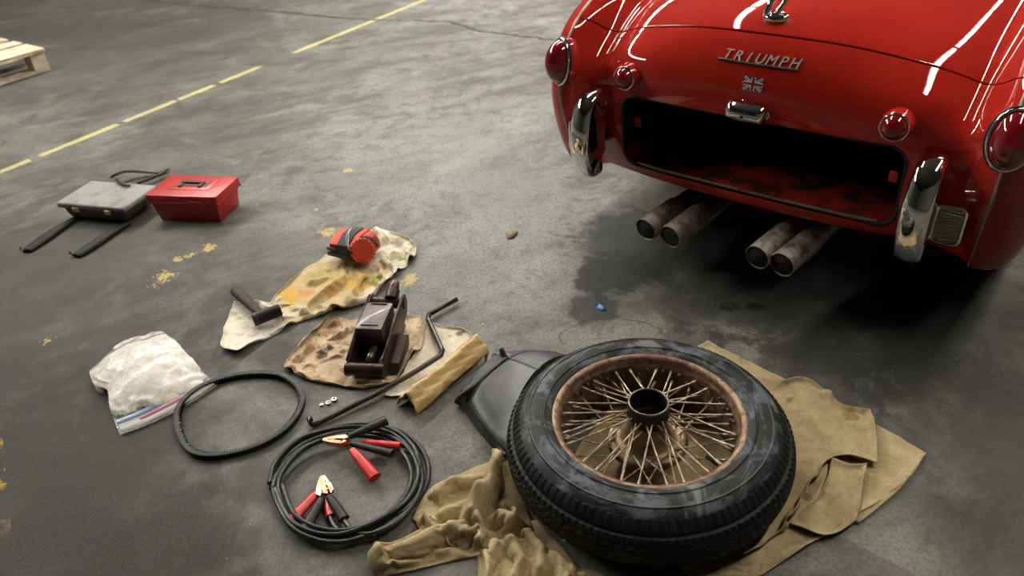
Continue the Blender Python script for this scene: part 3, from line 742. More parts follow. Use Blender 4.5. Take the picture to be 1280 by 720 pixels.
HUBD = simple('dark_hub_steel', (.045, .04, .034), (.02, .018, .016), rough=.35, metal=.6, scale=50)
hub = MB().lathe([(.0395, .10), (.0395, .1985), (.0415, .2005), (.0435, .199), (.0445, .194), (.0445, .176), (.0465, .173), (.0465, .166), (.044, .162), (.040, .15), (.038, .14), (.038, .11), (.037, .10)], 56, c=WC, closed=True).build('hub', HUBD, wheel, angle=35)
MB().lathe([(.0405, .1995), (.0418, .2018), (.0438, .2010), (.0448, .1985), (.044, .197), (.041, .197)], 56, c=WC, closed=True).build('hub_lip', simple('worn_steel_lip', (.25, .22, .19), (.12, .10, .08), rough=.3, metal=.8), hub)
MB().lathe([(.0385, .150), (.044, .135), (.050, .115), (.056, .100), (.064, .093), (.070, .092), (.076, .096), (.083, .097), (.088, .093), (.0905, .086), (.089, .077), (.080, .072), (.066, .074), (.054, .082), (.048, .095), (.038, .12)], 64, c=WC, closed=True).build('hub_flange', HUBM, hub, angle=60)
MB().lathe([(.0, .07), (.038, .07), (.0385, .075), (.0, .075)], 32, c=WC).build('hub_bore', DARK, hub)
SPK = (lambda m: (m.set(color=m.mix(m.noise(60, 4).step(.4, .65), (.50, .41, .29), (.24, .15, .09)), rough=.42, metal=.55), m.m)[1])(Mat('spoke_steel'))
def spoke(r0, z0, a0, r1, z1, a1):
    A = WC+Vector((r0*cos(a0), r0*sin(a0), z0+WZ)); B = WC+Vector((r1*cos(a1), r1*sin(a1), z1+WZ))
    d = (B-A).normalized(); P = [A, A+d*.02, B-d*.018, B-d*.0175, B-d*.004, B+d*.004]
    return MB().tube(P, [.0020, .0019, .0019, .0034, .0036, .0036], 8)
n1_ = 24
for k in range(n1_):       # outer spokes: upper hub ring to the rim well, crossing in pairs
    a = 2*pi*k/n1_; s_ = 1 if k % 2 else -1
    spoke(.0455, .170-(.006 if s_ > 0 else 0), a, .1895, .127, a+s_*.30).build('spoke', SPK, wheel)
n2_ = 36
for k in range(n2_):       # inner spokes: lower flange to the rim
    a = 2*pi*(k+.5)/n2_; s_ = 1 if k % 2 else -1
    spoke(.070 if k % 3 else .0475, (.092 if s_ > 0 else .086) if k % 3 else .150, a, .1865 if k % 2 else .184, .103 if k % 2 else .092, a+s_*(.55 if k % 3 else .45)).build('spoke', SPK, wheel)
nm_ = MB()
for k in range(60):
    a = 2*pi*k/60+.03; zz = .126 if k % 2 else .112
    nm_.lathe([(.0, .006), (.0035, .0045), (.0045, 0), (.004, -.004)], 8, mtx=align(WC+Vector((.1895*cos(a), .1895*sin(a), zz+WZ)), (-cos(a), -sin(a), .2)))
nm_.build('spoke_nipples', RUST, rim)
# valve inside rim
a = -.72; p = WC+Vector((.172*cos(a), .172*sin(a), .105+WZ))
MB().tube([p, p+Vector((-.03*cos(a), -.03*sin(a), .008))], [.0055, .004], 10).build('valve_stem', BLACKRUB, wheel)

# ------------------------------------------------------------------ cloths
def cloth_mat(name, c1, c2, stains=(), weave=420, rough=.9, n_sc=12, dirt=None, strength=.35, **kw):
    m = Mat(name); x, y, z = m.xyz(True)
    n1 = m.noise(n_sc, 6, .6, .5, world=True); n2 = m.noise(60, 4, .65, world=True); n3 = m.noise(26, 5, .6, .8, world=True)
    c = m.mix(n1.step(.35, .68), c1, c2)
    for (pxx, pyy, r, colr, a) in stains:
        q = at(pxx, pyy, .02); d = ((x-q.x)*(x-q.x)+(y-q.y)*(y-q.y)).sqrt()/r + (n3-.5)*3.2 + (n1-.5)*1.2
        c = m.mix(d.step(1.15, .55)*a, c, colr)
    if dirt: c = m.mix(n3.step(dirt[1], dirt[2])*dirt[3], c, dirt[0])
    c = m.mix(n2.step(.45, .75)*.18, c, tuple(q*.45 for q in c1))
    n4 = m.noise(230, 3, .7, world=True); c = m.mix(n4.step(.50, .64)*.30, c, tuple(q*.5 for q in c2))
    m.set(color=c, rough=rough, spec=.15, sheen=.1).bump(n2*.9+m.noise(weave, 3, .7, world=True)*.8, strength, .0015)
    return m.m
def cloth(name, grids, mat, label, cat, t=.0016, fold_tubes=None):
    mb = MB()
    for g_ in grids: mb.grid(g_)
    o = mb.build(name, mat); solidify(o, t, 0); tag(o, label, cat); return o
def out_tyre(rad=.322, top=.19):
    def f(Y):
        d = Y[..., :2]-np.array([WC.x, WC.y]); r = np.sqrt((d**2).sum(-1))+1e-9
        k = np.where((r < rad) & (Y[..., 2] < top), rad/r, 1.0)
        Y = Y.copy(); Y[..., :2] = np.array([WC.x, WC.y])+d*k[..., None]; return Y
    return f
def under(zin=.006, rad=.318):
    return lambda X, Y: np.where(np.hypot(X-WC.x, Y-WC.y) < rad, zin, .5)
BUR = cloth_mat('burlap', (.48, .375, .21), (.36, .27, .14), stains=((1065, 515, .018, (.24, .13, .03), .7), (1000, 600, .05, (.2, .14, .07), .4), (1010, 615, .012, (.06, .045, .03), .6), (900, 680, .06, (.12, .08, .04), .6)),  # last entry is the tyre's near-side shadow painted onto the cloth
                weave=320, dirt=((.17, .12, .06), .52, .7, .45), strength=.9)
# flat part of the burlap
c0 = coons(px([(700, 590), (760, 640), (840, 700), (880, 745)]), px([(884, 428), (960, 464), (1060, 512), (1155, 566)]),
           px([(700, 590), (740, 540), (800, 470), (884, 428)]), px([(880, 745), (945, 722), (1062, 650), (1130, 605), (1155, 566)]), 32, 32)
g0 = relax(c0, 1.006, 1.006, 30, zmax=under(), seed=3, amp=.003, bend=.2, lift=.004, wob=.004, ridges=[([(905, 440), (950, 465)], .006, .02), ([(980, 690), (1060, 640)], .006, .02), ([(930, 700), (990, 670)], .01, .015)])
def layer(base): return lambda X, Y: np.full_like(X, base)
c1 = coons(px([(940, 470), (925, 560), (925, 650), (930, 700)], .008), px([(1087, 514), (1094, 545), (1096, 581)], .012),
           px([(940, 470), (972, 479), (1010, 474), (1050, 505), (1087, 514)], .012), px([(930, 700), (985, 655), (1010, 610), (1040, 575), (1096, 581)], .015), 34, 34)
g1 = relax(c1, 1.01, 1.01, 50, ground=layer(.004), zmax=under(.007), seed=5, amp=.007, bend=.3, scale=2, lift=.010, wob=.004,
           ridges=[([(985, 495), (1010, 485), (1040, 492)], .016, .012), ([(1000, 520), (1035, 500)], .012, .014), ([(1000, 560), (1050, 535), (1075, 530)], .010, .02), ([(975, 600), (1010, 590), (1040, 580)], .014, .018), ([(990, 640), (1010, 615), (1015, 600)], .020, .012), ([(980, 655), (1003, 650)], .03, .012), ([(1080, 530), (1060, 570)], .008, .015)])
c2 = coons(px([(1040, 574), (1034, 600), (1020, 625), (985, 655)], .012), px([(1082, 582), (1078, 610), (1070, 652)], .010),
           px([(1040, 574), (1060, 582), (1082, 582)], .014), px([(985, 655), (1030, 672), (1070, 652)], .009), 16, 16)
g2 = relax(c2, 1.02, 1.02, 40, ground=layer(.010), seed=8, amp=.006, scale=3, lift=.008, wob=.003, ridges=[([(1078, 590), (1055, 612)], .014, .012), ([(1050, 610), (1040, 640)], .010, .012), ([(1075, 590), (1068, 645)], .010, .008)])
c3 = coons(px([(1066, 650), (1074, 654)], .006), px([(1150, 568), (1158, 566)], .006), px([(1066, 650), (1106, 608), (1150, 568)], .009), px([(1074, 654), (1126, 610), (1158, 566)], .005), 20, 6)
# crumpled end spilling out on the left of the tyre
push = out_tyre()
def bunch(e0, e1, f0, f1, n, m, seed, ridges, s=1.0, amp=.005, base=.004, sc=3.0, it=14, bend=.2, zt=.13):
    return relax(coons(px(e0, base), px(e1, base), px(f0, base), px(f1, base), n, m), s, s, it, ground=layer(base), push=push, seed=seed, amp=amp, bend=bend, scale=sc, zmax=layer(zt), ridges=ridges)
b1 = bunch([(461, 694), (464, 708), (474, 722)], [(606, 636), (618, 662), (628, 690)],
           [(461, 694), (490, 680), (540, 655), (606, 636)], [(474, 722), (520, 712), (570, 700), (628, 690)], 44, 24, 21,
           [([(472, 700), (500, 690), (535, 674), (548, 668)], .062, .034), ([(566, 664), (590, 655)], .05, .022), ([(548, 690), (575, 690)], .02, .015), ([(484, 690), (490, 712)], .02, .01), ([(600, 650), (600, 680)], .05, .016)])
b2 = bunch([(516, 648), (530, 668), (552, 688)], [(640, 566), (650, 610), (668, 664)],
           [(516, 648), (536, 612), (575, 592), (640, 566)], [(552, 688), (590, 686), (630, 676), (668, 664)], 44, 40, 33,
           [([(548, 616), (565, 604), (600, 598), (625, 592)], .050, .026), ([(550, 644), (578, 632), (596, 628)], .050, .024), ([(530, 650), (552, 672)], .040, .020), ([(636, 578), (624, 600), (604, 628), (590, 650)], .085, .026),
            ([(628, 650), (655, 652)], .065, .028), ([(575, 668), (600, 672)], .050, .018), ([(648, 600), (654, 630)], .05, .020)], amp=.009)
b3 = bunch([(590, 672), (598, 710), (586, 770)], [(672, 650), (716, 700), (748, 762)],
           [(590, 672), (630, 660), (672, 650)], [(586, 770), (660, 772), (748, 762)], 38, 40, 41,
           [([(618, 680), (608, 710), (606, 760)], .048, .026), ([(640, 676), (652, 700), (640, 725), (652, 765)], .050, .020), ([(664, 664), (678, 690), (676, 712)], .060, .022), ([(700, 695), (706, 720), (690, 745)], .055, .024), ([(668, 730), (690, 770)], .04, .02), ([(720, 716), (722, 760)], .03, .018)], amp=.010)
b4 = bunch([(688, 712), (686, 740), (680, 780)], [(780, 732), (808, 748), (826, 790)],
           [(688, 712), (735, 712), (780, 732)], [(680, 780), (750, 790), (826, 790)], 24, 24, 47,
           [([(696, 735), (706, 724), (728, 720)], .045, .020), ([(715, 762), (745, 744), (795, 748)], .045, .024)], amp=.008)
cloth('burlap_cloth', [g0, g1, g2, c3, b1, b2, b3, b4], BUR, 'tan burlap cloth spread under the wire wheel, crumpled at its left end', 'cloth', .0022)

def segcap(a, b, rad, zin, zout):
    a, b = at(*a), at(*b)
    def f(X, Y):
        e = np.array([b.x-a.x, b.y-a.y]); rx_, ry_ = X-a.x, Y-a.y; t_ = np.clip((rx_*e[0]+ry_*e[1])/(e@e), 0, 1)
        d = np.hypot(rx_-t_*e[0], ry_-t_*e[1]); return np.where(d < rad, zin, zin+(zout-zin)*np.clip((d-rad)/.025, 0, 1))
    return f
_h1, _h2, _r1 = segcap((300, 378), (330, 404), .03, .012, .06), segcap((312, 410), (356, 396), .032, .012, .06), segcap((425, 326), (462, 336), .045, .016, .06)
under_ham = lambda X, Y: np.minimum(np.minimum(_h1(X, Y), _h2(X, Y)), _r1(X, Y))
under_jack = segcap((458, 478), (488, 394), .075, .006, .035)
YEL = (.62, .36, .04); GRN = (.22, .26, .04); ORG = (.60, .17, .04); BRN = (.11, .06, .03); WHT = (.80, .74, .62)
CR1 = cloth_mat('paint_stained_cotton', (.84, .79, .67), (.66, .58, .42), stains=((405, 350, .20, (.52, .37, .14), .85), (430, 340, .10, (.60, .46, .20), .6), (360, 366, .05, YEL, .85), (395, 340, .05, (.42, .36, .10), .8), (445, 350, .06, YEL, .7), (468, 345, .03, GRN, .7), (380, 362, .03, ORG, .55), (495, 315, .03, GRN, .75), (500, 300, .03, BRN, .5),
                ((478), 330, .02, YEL, .8), (415, 362, .02, ORG, .5), (310, 425, .10, (.84, .80, .72), .7), (515, 318, .02, BRN, .7), (430, 330, .03, GRN, .4), (455, 300, .03, BRN, .3)), dirt=((.36, .26, .09), .50, .66, .6))
c = coons(px([(300, 442), (279, 436), (284, 404), (292, 378)]), px([(521, 320), (513, 302), (496, 294), (470, 284)]),
          px([(300, 442), (345, 416), (378, 400), (420, 390), (462, 375), (492, 348), (521, 320)]), px([(292, 378), (335, 382), (352, 362), (395, 328), (430, 306), (470, 284)]), 62, 34)
gc = relax(c, 1.01, 1.01, 30, seed=61, amp=.007, bend=.2, scale=3.2, lift=.014, wob=.009, zmax=under_ham,
  ridges=[([(352, 396), (375, 388), (400, 384), (412, 378)], .030, .016), ([(378, 384), (400, 366), (425, 346), (440, 326)], .034, .018), ([(415, 384), (440, 362), (448, 334)], .030, .016), ([(440, 378), (468, 360), (488, 342)], .022, .02),
          ([(350, 372), (380, 356), (410, 334)], .018, .022), ([(330, 380), (345, 388), (362, 390), (368, 380)], .026, .010), ([(334, 390), (350, 398)], .02, .01), ([(390, 350), (420, 338), (450, 330), (468, 338)], .026, .016), ([(468, 336), (480, 346)], .03, .018),
          ([(470, 290), (485, 305), (500, 322)], .022, .016), ([(490, 296), (508, 310)], .030, .014), ([(505, 315), (514, 326)], .028, .014), ([(476, 310), (486, 330), (500, 338)], .020, .014), ([(470, 286), (476, 300)], .03, .014),
          ([(296, 392), (318, 400)], .012, .014), ([(318, 402), (322, 416)], .014, .008), ([(325, 410), (360, 402)], .012, .016)])
cloth('drop_cloth', [gc], CR1, 'long cream drop cloth with yellow, green and orange paint stains', 'cloth')
CR2 = cloth_mat('oily_brown_cotton', (.66, .52, .36), (.44, .30, .17), stains=((400, 400, .07, (.20, .10, .04), .8), (410, 395, .035, BRN, .7), (400, 440, .018, (.03, .02, .015), .9), (412, 430, .012, (.03, .02, .015), .9), (428, 434, .012, (.03, .02, .015), .8), (358, 460, .02, BRN, .8),
                (380, 430, .04, (.30, .17, .07), .6), (510, 400, .03, (.60, .50, .36), .7)), dirt=((.17, .09, .04), .50, .64, .75))
c = coons(px([(356, 464), (362, 448), (388, 422), (412, 394)]), px([(492, 482), (512, 454), (532, 427), (526, 395)]),
          px([(356, 464), (400, 478), (445, 486), (492, 482)]), px([(412, 394), (435, 400), (475, 398), (526, 395)]), 46, 38)
gb = relax(c, 1.01, 1.01, 30, seed=71, amp=.008, bend=.2, scale=3.2, lift=.012, wob=.009, zmax=under_jack,
  ridges=[([(420, 398), (405, 410), (395, 425), (372, 445)], .026, .012), ([(432, 408), (415, 422), (402, 436)], .018, .012), ([(362, 456), (382, 450), (420, 440)], .018, .012), ([(385, 432), (405, 420), (425, 414)], .016, .010), ([(370, 466), (410, 462), (432, 466)], .012, .014),
          ([(500, 470), (512, 450), (524, 425), (520, 402)], .020, .010), ([(440, 478), (470, 480), (492, 476)], .012, .012), ([(510, 404), (505, 430)], .014, .012)])
cloth('shop_rag', [gb], CR2, 'brown oil-stained rag spread under the trolley jack', 'cloth')
CR3 = cloth_mat('pale_cotton', (.80, .74, .62), (.66, .57, .43), stains=((575, 412, .02, BRN, .9), (545, 415, .05, (.55, .42, .26), .4), (600, 425, .03, (.3, .2, .1), .5)), dirt=((.36, .25, .14), .58, .74, .4))
c = coons(px([(480, 494), (500, 470), (518, 440), (532, 404)], .007), px([(520, 492), (545, 474), (572, 456), (600, 436)], .005),
          px([(480, 494), (500, 496), (520, 492)], .006), px([(532, 404), (560, 410), (586, 418), (600, 436)], .006), 28, 38)
ge = relax(c, 1.01, 1.01, 50, seed=83, amp=.008, bend=.2, scale=4, lift=.008, wob=.008, zmax=lambda X, Y: np.full_like(X, .018), ground=lambda X, Y: np.full_like(X, .006),
  ridges=[([(560, 416), (580, 420), (595, 430)], .012, .010), ([(500, 486), (525, 462), (545, 435)], .008, .012), ([(530, 470), (560, 440)], .006, .012)])
cloth('pale_rag', [ge], CR3, 'pale cream rag lying under the bent jack handle and yellowed tube', 'cloth')

# ------------------------------------------------------------------ tools on the cloths
JM = (lambda m: (m.set(color=m.mix(m.noise(22, 6, .65).step(.4, .62), (.034, .019, .017), (.065, .038, .030)), rough=.36, metal=.45).bump(m.noise(80, 4), .3, .001), m.m)[1])(Mat('oily_brown_steel'))
JB = (lambda m: (m.set(color=m.mix(m.noise(9, 5, .6).step(.42, .6), (.060, .038, .040), (.11, .082, .085)), rough=.42, metal=.25, coat=.08), m.m)[1])(Mat('greasy_box_paint'))
jA = (at(434, 461, .045)+at(479, 462, .045))/2; jB_ = (at(465, 377, .09)+at(504, 377, .09))/2; jd = (jB_-jA); jd.z = 0; jl = jd.length; jd.normalize()
jack = thing('trolley_jack', 'dark oily steel trolley jack standing on the brown rag', 'jack', (jA.x, jA.y, .008), atan2(jd.y, jd.x))
# local frame: x along jack (0 near .. jl far), y left, z up
W_ = .048
def side(y, t, pr): # plate profile extruded in y
    n = len(pr); vs = [(x, y-t/2, z) for x, z in pr]+[(x, y+t/2, z) for x, z in pr]
    return vs, [tuple(range(n)), tuple(range(n, 2*n))[::-1]]+[(i, n+i, n+(i+1) % n, (i+1) % n) for i in range(n)]
pr = [(-.012, .020), (.02, .0), (jl*.62, .0), (jl+.015, .045), (jl+.022, .095), (jl-.005, .104), (jl*.6, .092), (jl*.3, .074), (.02, .060), (-.012, .050)]
for sy in (-1, 1):
    v, f = side(sy*W_, .006, pr); mobj('side_plate', v, f, JM, jack, local=True, smooth=False)
    MB().tube([(.01, sy*(W_+.003), .057), (jl*.3, sy*(W_+.003), .077), (jl*.6, sy*(W_+.003), .095), (jl, sy*(W_+.003), .104)], .0035, 8).build('edge_rib', JM, jack, local=True)
v, f = side(-W_-.018, .026, [(jl*.10, .0), (jl*.60, .0), (jl*.66, .03), (jl*.60, .040), (jl*.2, .02)]); mobj('side_foot', v, f, JM, jack, local=True, smooth=False)
MB().tube([(0, -W_-.006, .036), (0, W_+.006, .036)], .018, 20).build('front_roller', JM, jack, local=True, angle=40)
MB().tube([(jl, -W_-.006, .078), (jl, W_+.006, .078)], .017, 20).build('rear_roller', JM, jack, local=True, angle=40)
MB().box((jl*.585, .006, .080), (jl*.50, .078, .058), .007).box((jl*.40, .006, .111), (.004, .05, .003), .001).box((jl*.80, .006, .111), (.004, .045, .003), .001).build('cover_box', JB, jack, local=True, angle=40)
MB().tube([(.03, 0, .035), (jl*.35, 0, .04)], .011, 14).tube([(.03, -.03, .03), (jl*.35, -.03, .03)], .006, 10).build('ram', simple('ram_steel', (.16, .15, .10), (.06, .05, .03), rough=.3, metal=.8), jack, local=True)
MB().box((jl*.5, 0, .008), (jl*.9, W_*2, .010), .002).build('base_plate', JM, jack, local=True, smooth=False)
MB().tube([(jl+.0, -.012, .09), (jl+.022, -.012, .098), (jl+.030, -.012, .100)], .020, 16).build('handle_socket', JM, jack, local=True, angle=40)
MB().tube([(jl+.026, -.012, .098), (jl+.040, -.012, .106), (jl+.056, -.012, .112), (jl+.062, -.012, .114)], [.014, .0155, .0145, .008], 16).build('end_knob', simple('red_brown_knob', (.14, .03, .03), (.07, .02, .02), rough=.3), jack, local=True)

HM = simple('handle_steel', (.048, .034, .030), (.025, .019, .017), rough=.34, metal=.5, scale=40)
hp = [at(571, 374, .016), at(552, 384, .016), at(536, 393, .016), at(535, 399, .017), at(544, 418, .022), at(553, 438, .028), at(551, 444, .028), at(520, 464, .026), at(470, 492, .016), at(400, 528, .010), at(393, 531, .010), at(389, 529, .012), at(386, 521, .022)]
P_ = []
for i, q in enumerate(hp):
    if 0 < i < len(hp)-1: P_ += [q+(hp[i-1]-q)*.02, q, q+(hp[i+1]-q)*.02]
    else: P_.append(q)
o = MB().tube(P_, .0076, 12).build('jack_handle', HM); tag(o, 'long bent brown steel jack handle lying across the pale rag', 'handle')

def lobes(t):    # open two-humped profile across width, t in 0..1 -> (offset, height)
    s_ = (t-.5)*2; return s_, (1-abs(s_)**2.6)*(.82+.18*cos(2*pi*(t-.5)*2+pi*.0))
tA = (at(499, 508, .0)+at(519, 520, 0))/2; tB = (at(586, 432, .012)+at(612, 440, .012))/2; td = tB-tA; tl = Vector((td.x, td.y, 0)).length; td.z = 0; td.normalize(); tn = Vector((-td.y, td.x, 0))
CARD = Mat('yellowed_card'); x_, y_, z_ = CARD.xyz(False)
nn = CARD.noise(10, 5, .6); n2 = CARD.noise(40, 5, .65)
cc = CARD.mix(nn.step(.38, .62), (.58, .36, .12), (.76, .58, .30)); cc = CARD.mix(n2.step(.5, .7)*.5, cc, (.36, .18, .06))
cc = CARD.mix(nn.step(.55, .66)*.7, cc, (.50, .30, .03)); cc = CARD.mix(CARD.noise(7, 3).step(.56, .62)*.6, cc, (.45, .08, .04))
CARD.set(color=cc, rough=.5, spec=.3).bump(n2, .4, .002)
rings = []
ns = 40; nt = 30
for i in range(ns+1):
    u = i/ns; wv = .036+.002*sin(u*9); hv = .046+.004*sin(u*7+1)-.006*u; row = []
    for k in range(nt+1):
        s_, h_ = lobes(k/nt); q = tA+td*(tl*u - (.018*(1-abs(s_)) if i == 0 else 0)*-1)+tn*(s_*wv)
        row.append((q.x, q.y, .006+.012*u+h_*hv+.0015*sin(u*30+k)))
    rings.append(row)
o = MB().grid(rings).build('cardboard_tube', CARD.m); solidify(o, .004, 0); tag(o, 'long flattened yellow-brown cardboard tube with worn print, beside the pale rag', 'tube')

# hammer
hs = at(325, 392, .030); he = at(293, 362, .03); hd = (he-hs).normalized()
ham = thing('hammer', 'hammer with dark handle and black cylindrical head on the cream drop cloth', 'hammer', (hs.x, hs.y, .0))
MB().tube([hs-hd*.01, hs+hd*.03, hs+hd*.10, he-hd*.02, he], [.013, .015, .017, .019, .015], 16, flat=.75).build('handle', simple('dark_wood', (.055, .036, .027), (.02, .015, .012), rough=.6, spec=.25, scale=30), ham, angle=50)
a, b = at(317, 400, .032), at(351, 387, .036); d = (b-a).normalized()
MB().tube([a, a+d*.003, b-d*.003, b], [.0165, .0195, .0195, .0165], 24).build('head', BLACKRUB, ham, angle=40)
MB().tube([a-d*.002, a+d*.012], .0205, 24).build('head_band', JM, ham, angle=40)

# red and black strap reel
OR = simple('orange_red_webbing', (.60, .055, .010), (.45, .035, .01), rough=.6, scale=40, bump=.2)
BLK = simple('black_webbing', (.015, .016, .017), (.03, .03, .03), rough=.7, scale=60)
rc = at(450, 322, 0); ra = atan2((at(470, 322)-at(415, 312)).y, (at(470, 322)-at(415, 312)).x)
reel = thing('strap_reel', 'orange-red webbing strap bundle with black band and round serrated disc', 'strap', (rc.x, rc.y, .02), ra)
ll = (at(472, 320, .04)-at(415, 316, .04)).length
z0 = .012
mb = MB(); 
rings = [[(x, y*ky, z0+zz*kz) for y, zz in ((-.055, 0), (-.062, .02), (-.058, .045), (-.02, .062), (.03, .060), (.055, .03), (.055, 0))] for x, ky, kz in ((-ll/2, .55, .6), (-ll/2+.012, .95, .95), (-ll*.1, 1, 1.05), (ll*.12, 1, 1.1), (ll*.30, .95, 1.1), (ll*.40, .7, .9))]
mb.grid(rings); n_ = 7
mb.add([r for r in rings[0]]+[r for r in rings[-1]], [tuple(range(7))[::-1], tuple(range(7, 14))])
mb.build('bundle', OR, reel, local=True, angle=50)
bd = lambda x0, x1, ex: MB().grid([[(x, y*k*ex, z0+zz*k*ex) for y, zz in ((-.060, -.002), (-.064, .02), (-.060, .047), (-.02, .065), (.03, .063), (.057, .03), (.057, 0))] for x, k in ((x0, 1.0), (x0+.001, 1.05), (x1-.001, 1.05), (x1, 1.0))])
bd(-ll*.20, -ll*.20+.045, 1.05).build('black_band', BLK, reel, local=True, angle=50)
bd(ll*.10, ll*.10+.020, 1.04).build('orange_band', OR, reel, local=True, angle=50)
MB().tube([(-ll*.45, -.066, z0+.012), (0, -.070, z0+.010), (ll*.2, -.066, z0+.006)], .008, 8).tube([(-ll*.45, -.064, z0+.030), (-ll*.2, -.069, z0+.03)], .006, 8).build('folded_edge', BLK, reel, local=True)
dm = align((ll*.36, -.052, .050), (.25, -.80, .55))
pts = []; 
for k in range(72):
    r = .039+(.0040 if k % 4 < 2 else 0); pts.append((r*cos(2*pi*k/72), r*sin(2*pi*k/72)))
vs = [dm @ Vector((a, b, -.012)) for a, b in pts]+[dm @ Vector((a, b, .008)) for a, b in pts]+[dm @ Vector((a*.9, b*.9, .011)) for a, b in pts]
n_ = 72
mobj('serrated_disc', vs, [tuple(range(n_))[::-1], tuple(range(2*n_, 3*n_))]+[(j*n_+i, j*n_+(i+1) % n_, (j+1)*n_+(i+1) % n_, (j+1)*n_+i) for j in (0, 1) for i in range(n_)], OR, reel, local=True, smooth=False)
MB().tube([dm @ Vector((.041*cos(a), .041*sin(a), -.020)) for a in np.linspace(.3, 2.9, 16)], .010, 8).build('disc_rim', BLK, reel, local=True)
WIRE = Mat('pale_cord').set(color=(.6, .6, .58), rough=.5).m
MB().tube(smoothpath([(-ll*.12, .03, z0+.068), (-ll*.08, -.01, z0+.076), (ll*.02, -.045, z0+.066), (ll*.1, -.070, z0+.052)], 6), .0016, 6).tube(smoothpath([(-ll*.16, .02, z0+.072), (-ll*.08, -.03, z0+.070), (ll*.04, -.066, z0+.05)], 6), .0013, 6).build('pale_cord', WIRE, reel, local=True)
MB().tube([(ll*.1, -.072, z0+.052), (ll*.24, -.085, z0+.040)], .004, 8).build('hook', BLK, reel, local=True)

# ------------------------------------------------------------------ drive belt
def ring3(pxs, z, k=10): return smoothpath([at(a, b, z) for a, b in pxs], k, closed=True)
bp = ring3([(223, 532), (226, 508), (250, 486), (285, 473), (320, 468), (352, 471), (373, 486), (377, 506), (362, 532), (335, 552), (300, 565), (262, 570), (236, 561)], .008, 14)
N_ = len(bp); cen = sum(bp, Vector())/N_; vs = []; fs = []
tot = N_*3; bp2 = smoothpath(bp, 3, closed=True); N2 = len(bp2)
for i, q in enumerate(bp2):
    nn = (bp2[(i+1) % N2]-bp2[i-1]).normalized().cross(Vector((0, 0, 1))); nn = nn if nn.dot(q-cen) > 0 else -nn
    tooth = .0045 if (i//2) % 2 else 0
    for a, b in ((.0058, .002), (.0062, .0165), (.004, .0175), (-.0062+tooth, .0168), (-.0062+tooth, .0025), (.0, .001)): vs.append(q+nn*a*1.35+Vector((0, 0, b-.008)))
for i in range(N2):
    j = (i+1) % N2
    for k in range(6): fs.append((i*6+k, j*6+k, j*6+(k+1) % 6, i*6+(k+1) % 6))
tag(mobj('drive_belt', vs, fs, simple('belt_rubber', (.007, .007, .007), (.014, .0135, .013), rough=.48, spec=.25, scale=40), angle=40), 'black toothed rubber drive belt lying in a loop by the plastic bag', 'belt')

# ------------------------------------------------------------------ jumper cable
CAB = simple('black_cable', (.009, .0095, .010), (.018, .0185, .02), rough=.33, spec=.35, scale=20)
cc0 = at(435, 607)
jc = thing('jumper_cable', 'coiled black jumper cable with red and black handled copper clamps', 'cable', (cc0.x, cc0.y, 0))
def coil(offs):
    base_ = [(334, 608), (342, 580), (368, 552), (405, 537), (450, 530), (492, 536), (522, 558), (533, 590), (522, 622), (498, 646), (465, 664), (425, 676), (385, 672), (352, 652)]
    out = []; n = len(base_); c = Vector((435, 604))
    m = n*offs['turns']
    for i in range(m+1):
        k = i % n; t = i/n; p = Vector(base_[k])
        sc_ = offs['s'](t); q = c+(p-c)*sc_+Vector((offs['dx'](t), offs['dy'](t)))
        out.append(at(q.x, q.y, offs['z'](t)))
    return out
R_ = .0058
c1_ = coil(dict(turns=4, s=lambda t: 1.0-.05*max(0, 1-t*6)-.055*(t % 1.0)*1-.035*int(t)*.9+.03*sin(t*5), dx=lambda t: 4*sin(t*3.1), dy=lambda t: 3*cos(t*2.3)+4*(t > 2), z=lambda t: .007+.0052*t+.002*sin(t*9)))
pth = smoothpath(c1_, 8)
end1 = smoothpath([c1_[-1], at(344, 585, .03), at(372, 560, .035), at(400, 545, .038), at(428, 548, .035)], 6)
MB().tube(pth, R_, 12).build('cable', CAB, jc)
c2_ = coil(dict(turns=2, s=lambda t: .93-.05*t+.02*sin(t*4+1), dx=lambda t: -3*sin(t*2.2+1), dy=lambda t: -3*cos(t*3.3), z=lambda t: .018+.005*t))
MB().tube(smoothpath(c2_, 8), R_, 12).build('cable', CAB, jc)
def tubepx(pts, r, name, mat=CAB, n=12, par=jc, k=8, flat=1.0): return MB().tube(smoothpath([at(a, b, z) for a, b, z in pts], k), r, n, flat=flat).build(name, mat, par, angle=60)
tubepx([(502, 563, .022), (520, 570, .022), (524, 590, .022), (512, 615, .020), (498, 634, .02), (478, 652, .018), (450, 668, .016)], R_, 'cable')
tubepx([(427, 646, .016), (438, 660, .02), (455, 668, .022), (480, 662, .022), (505, 645, .022), (523, 620, .024)], R_, 'cable')
tubepx([(412, 645, .012), (420, 660, .014), (440, 672, .016), (470, 668, .016)], R_, 'cable')
tubepx([(382, 671, .012), (410, 668, .010), (440, 672, .012), (470, 670, .02)], R_*.8, 'cable')
COP = (lambda m: (m.set(color=m.mix(m.noise(40, 4).step(.4, .6), (.85, .50, .32), (.45, .20, .09)), rough=.2, metal=1.0), m.m)[1])(Mat('copper'))
TIN = (lambda m: (m.set(color=m.mix(m.noise(45, 4).step(.4, .6), (.72, .58, .46), (.40, .22, .14)), rough=.45, metal=1.0), m.m)[1])(Mat('coppery_tin'))
RG = simple('red_grip', (.62, .02, .018), (.42, .012, .012), rough=.32, scale=50); BG = simple('black_grip', (.008, .008, .008), (.02, .02, .02), rough=.42, spec=.25, scale=60)
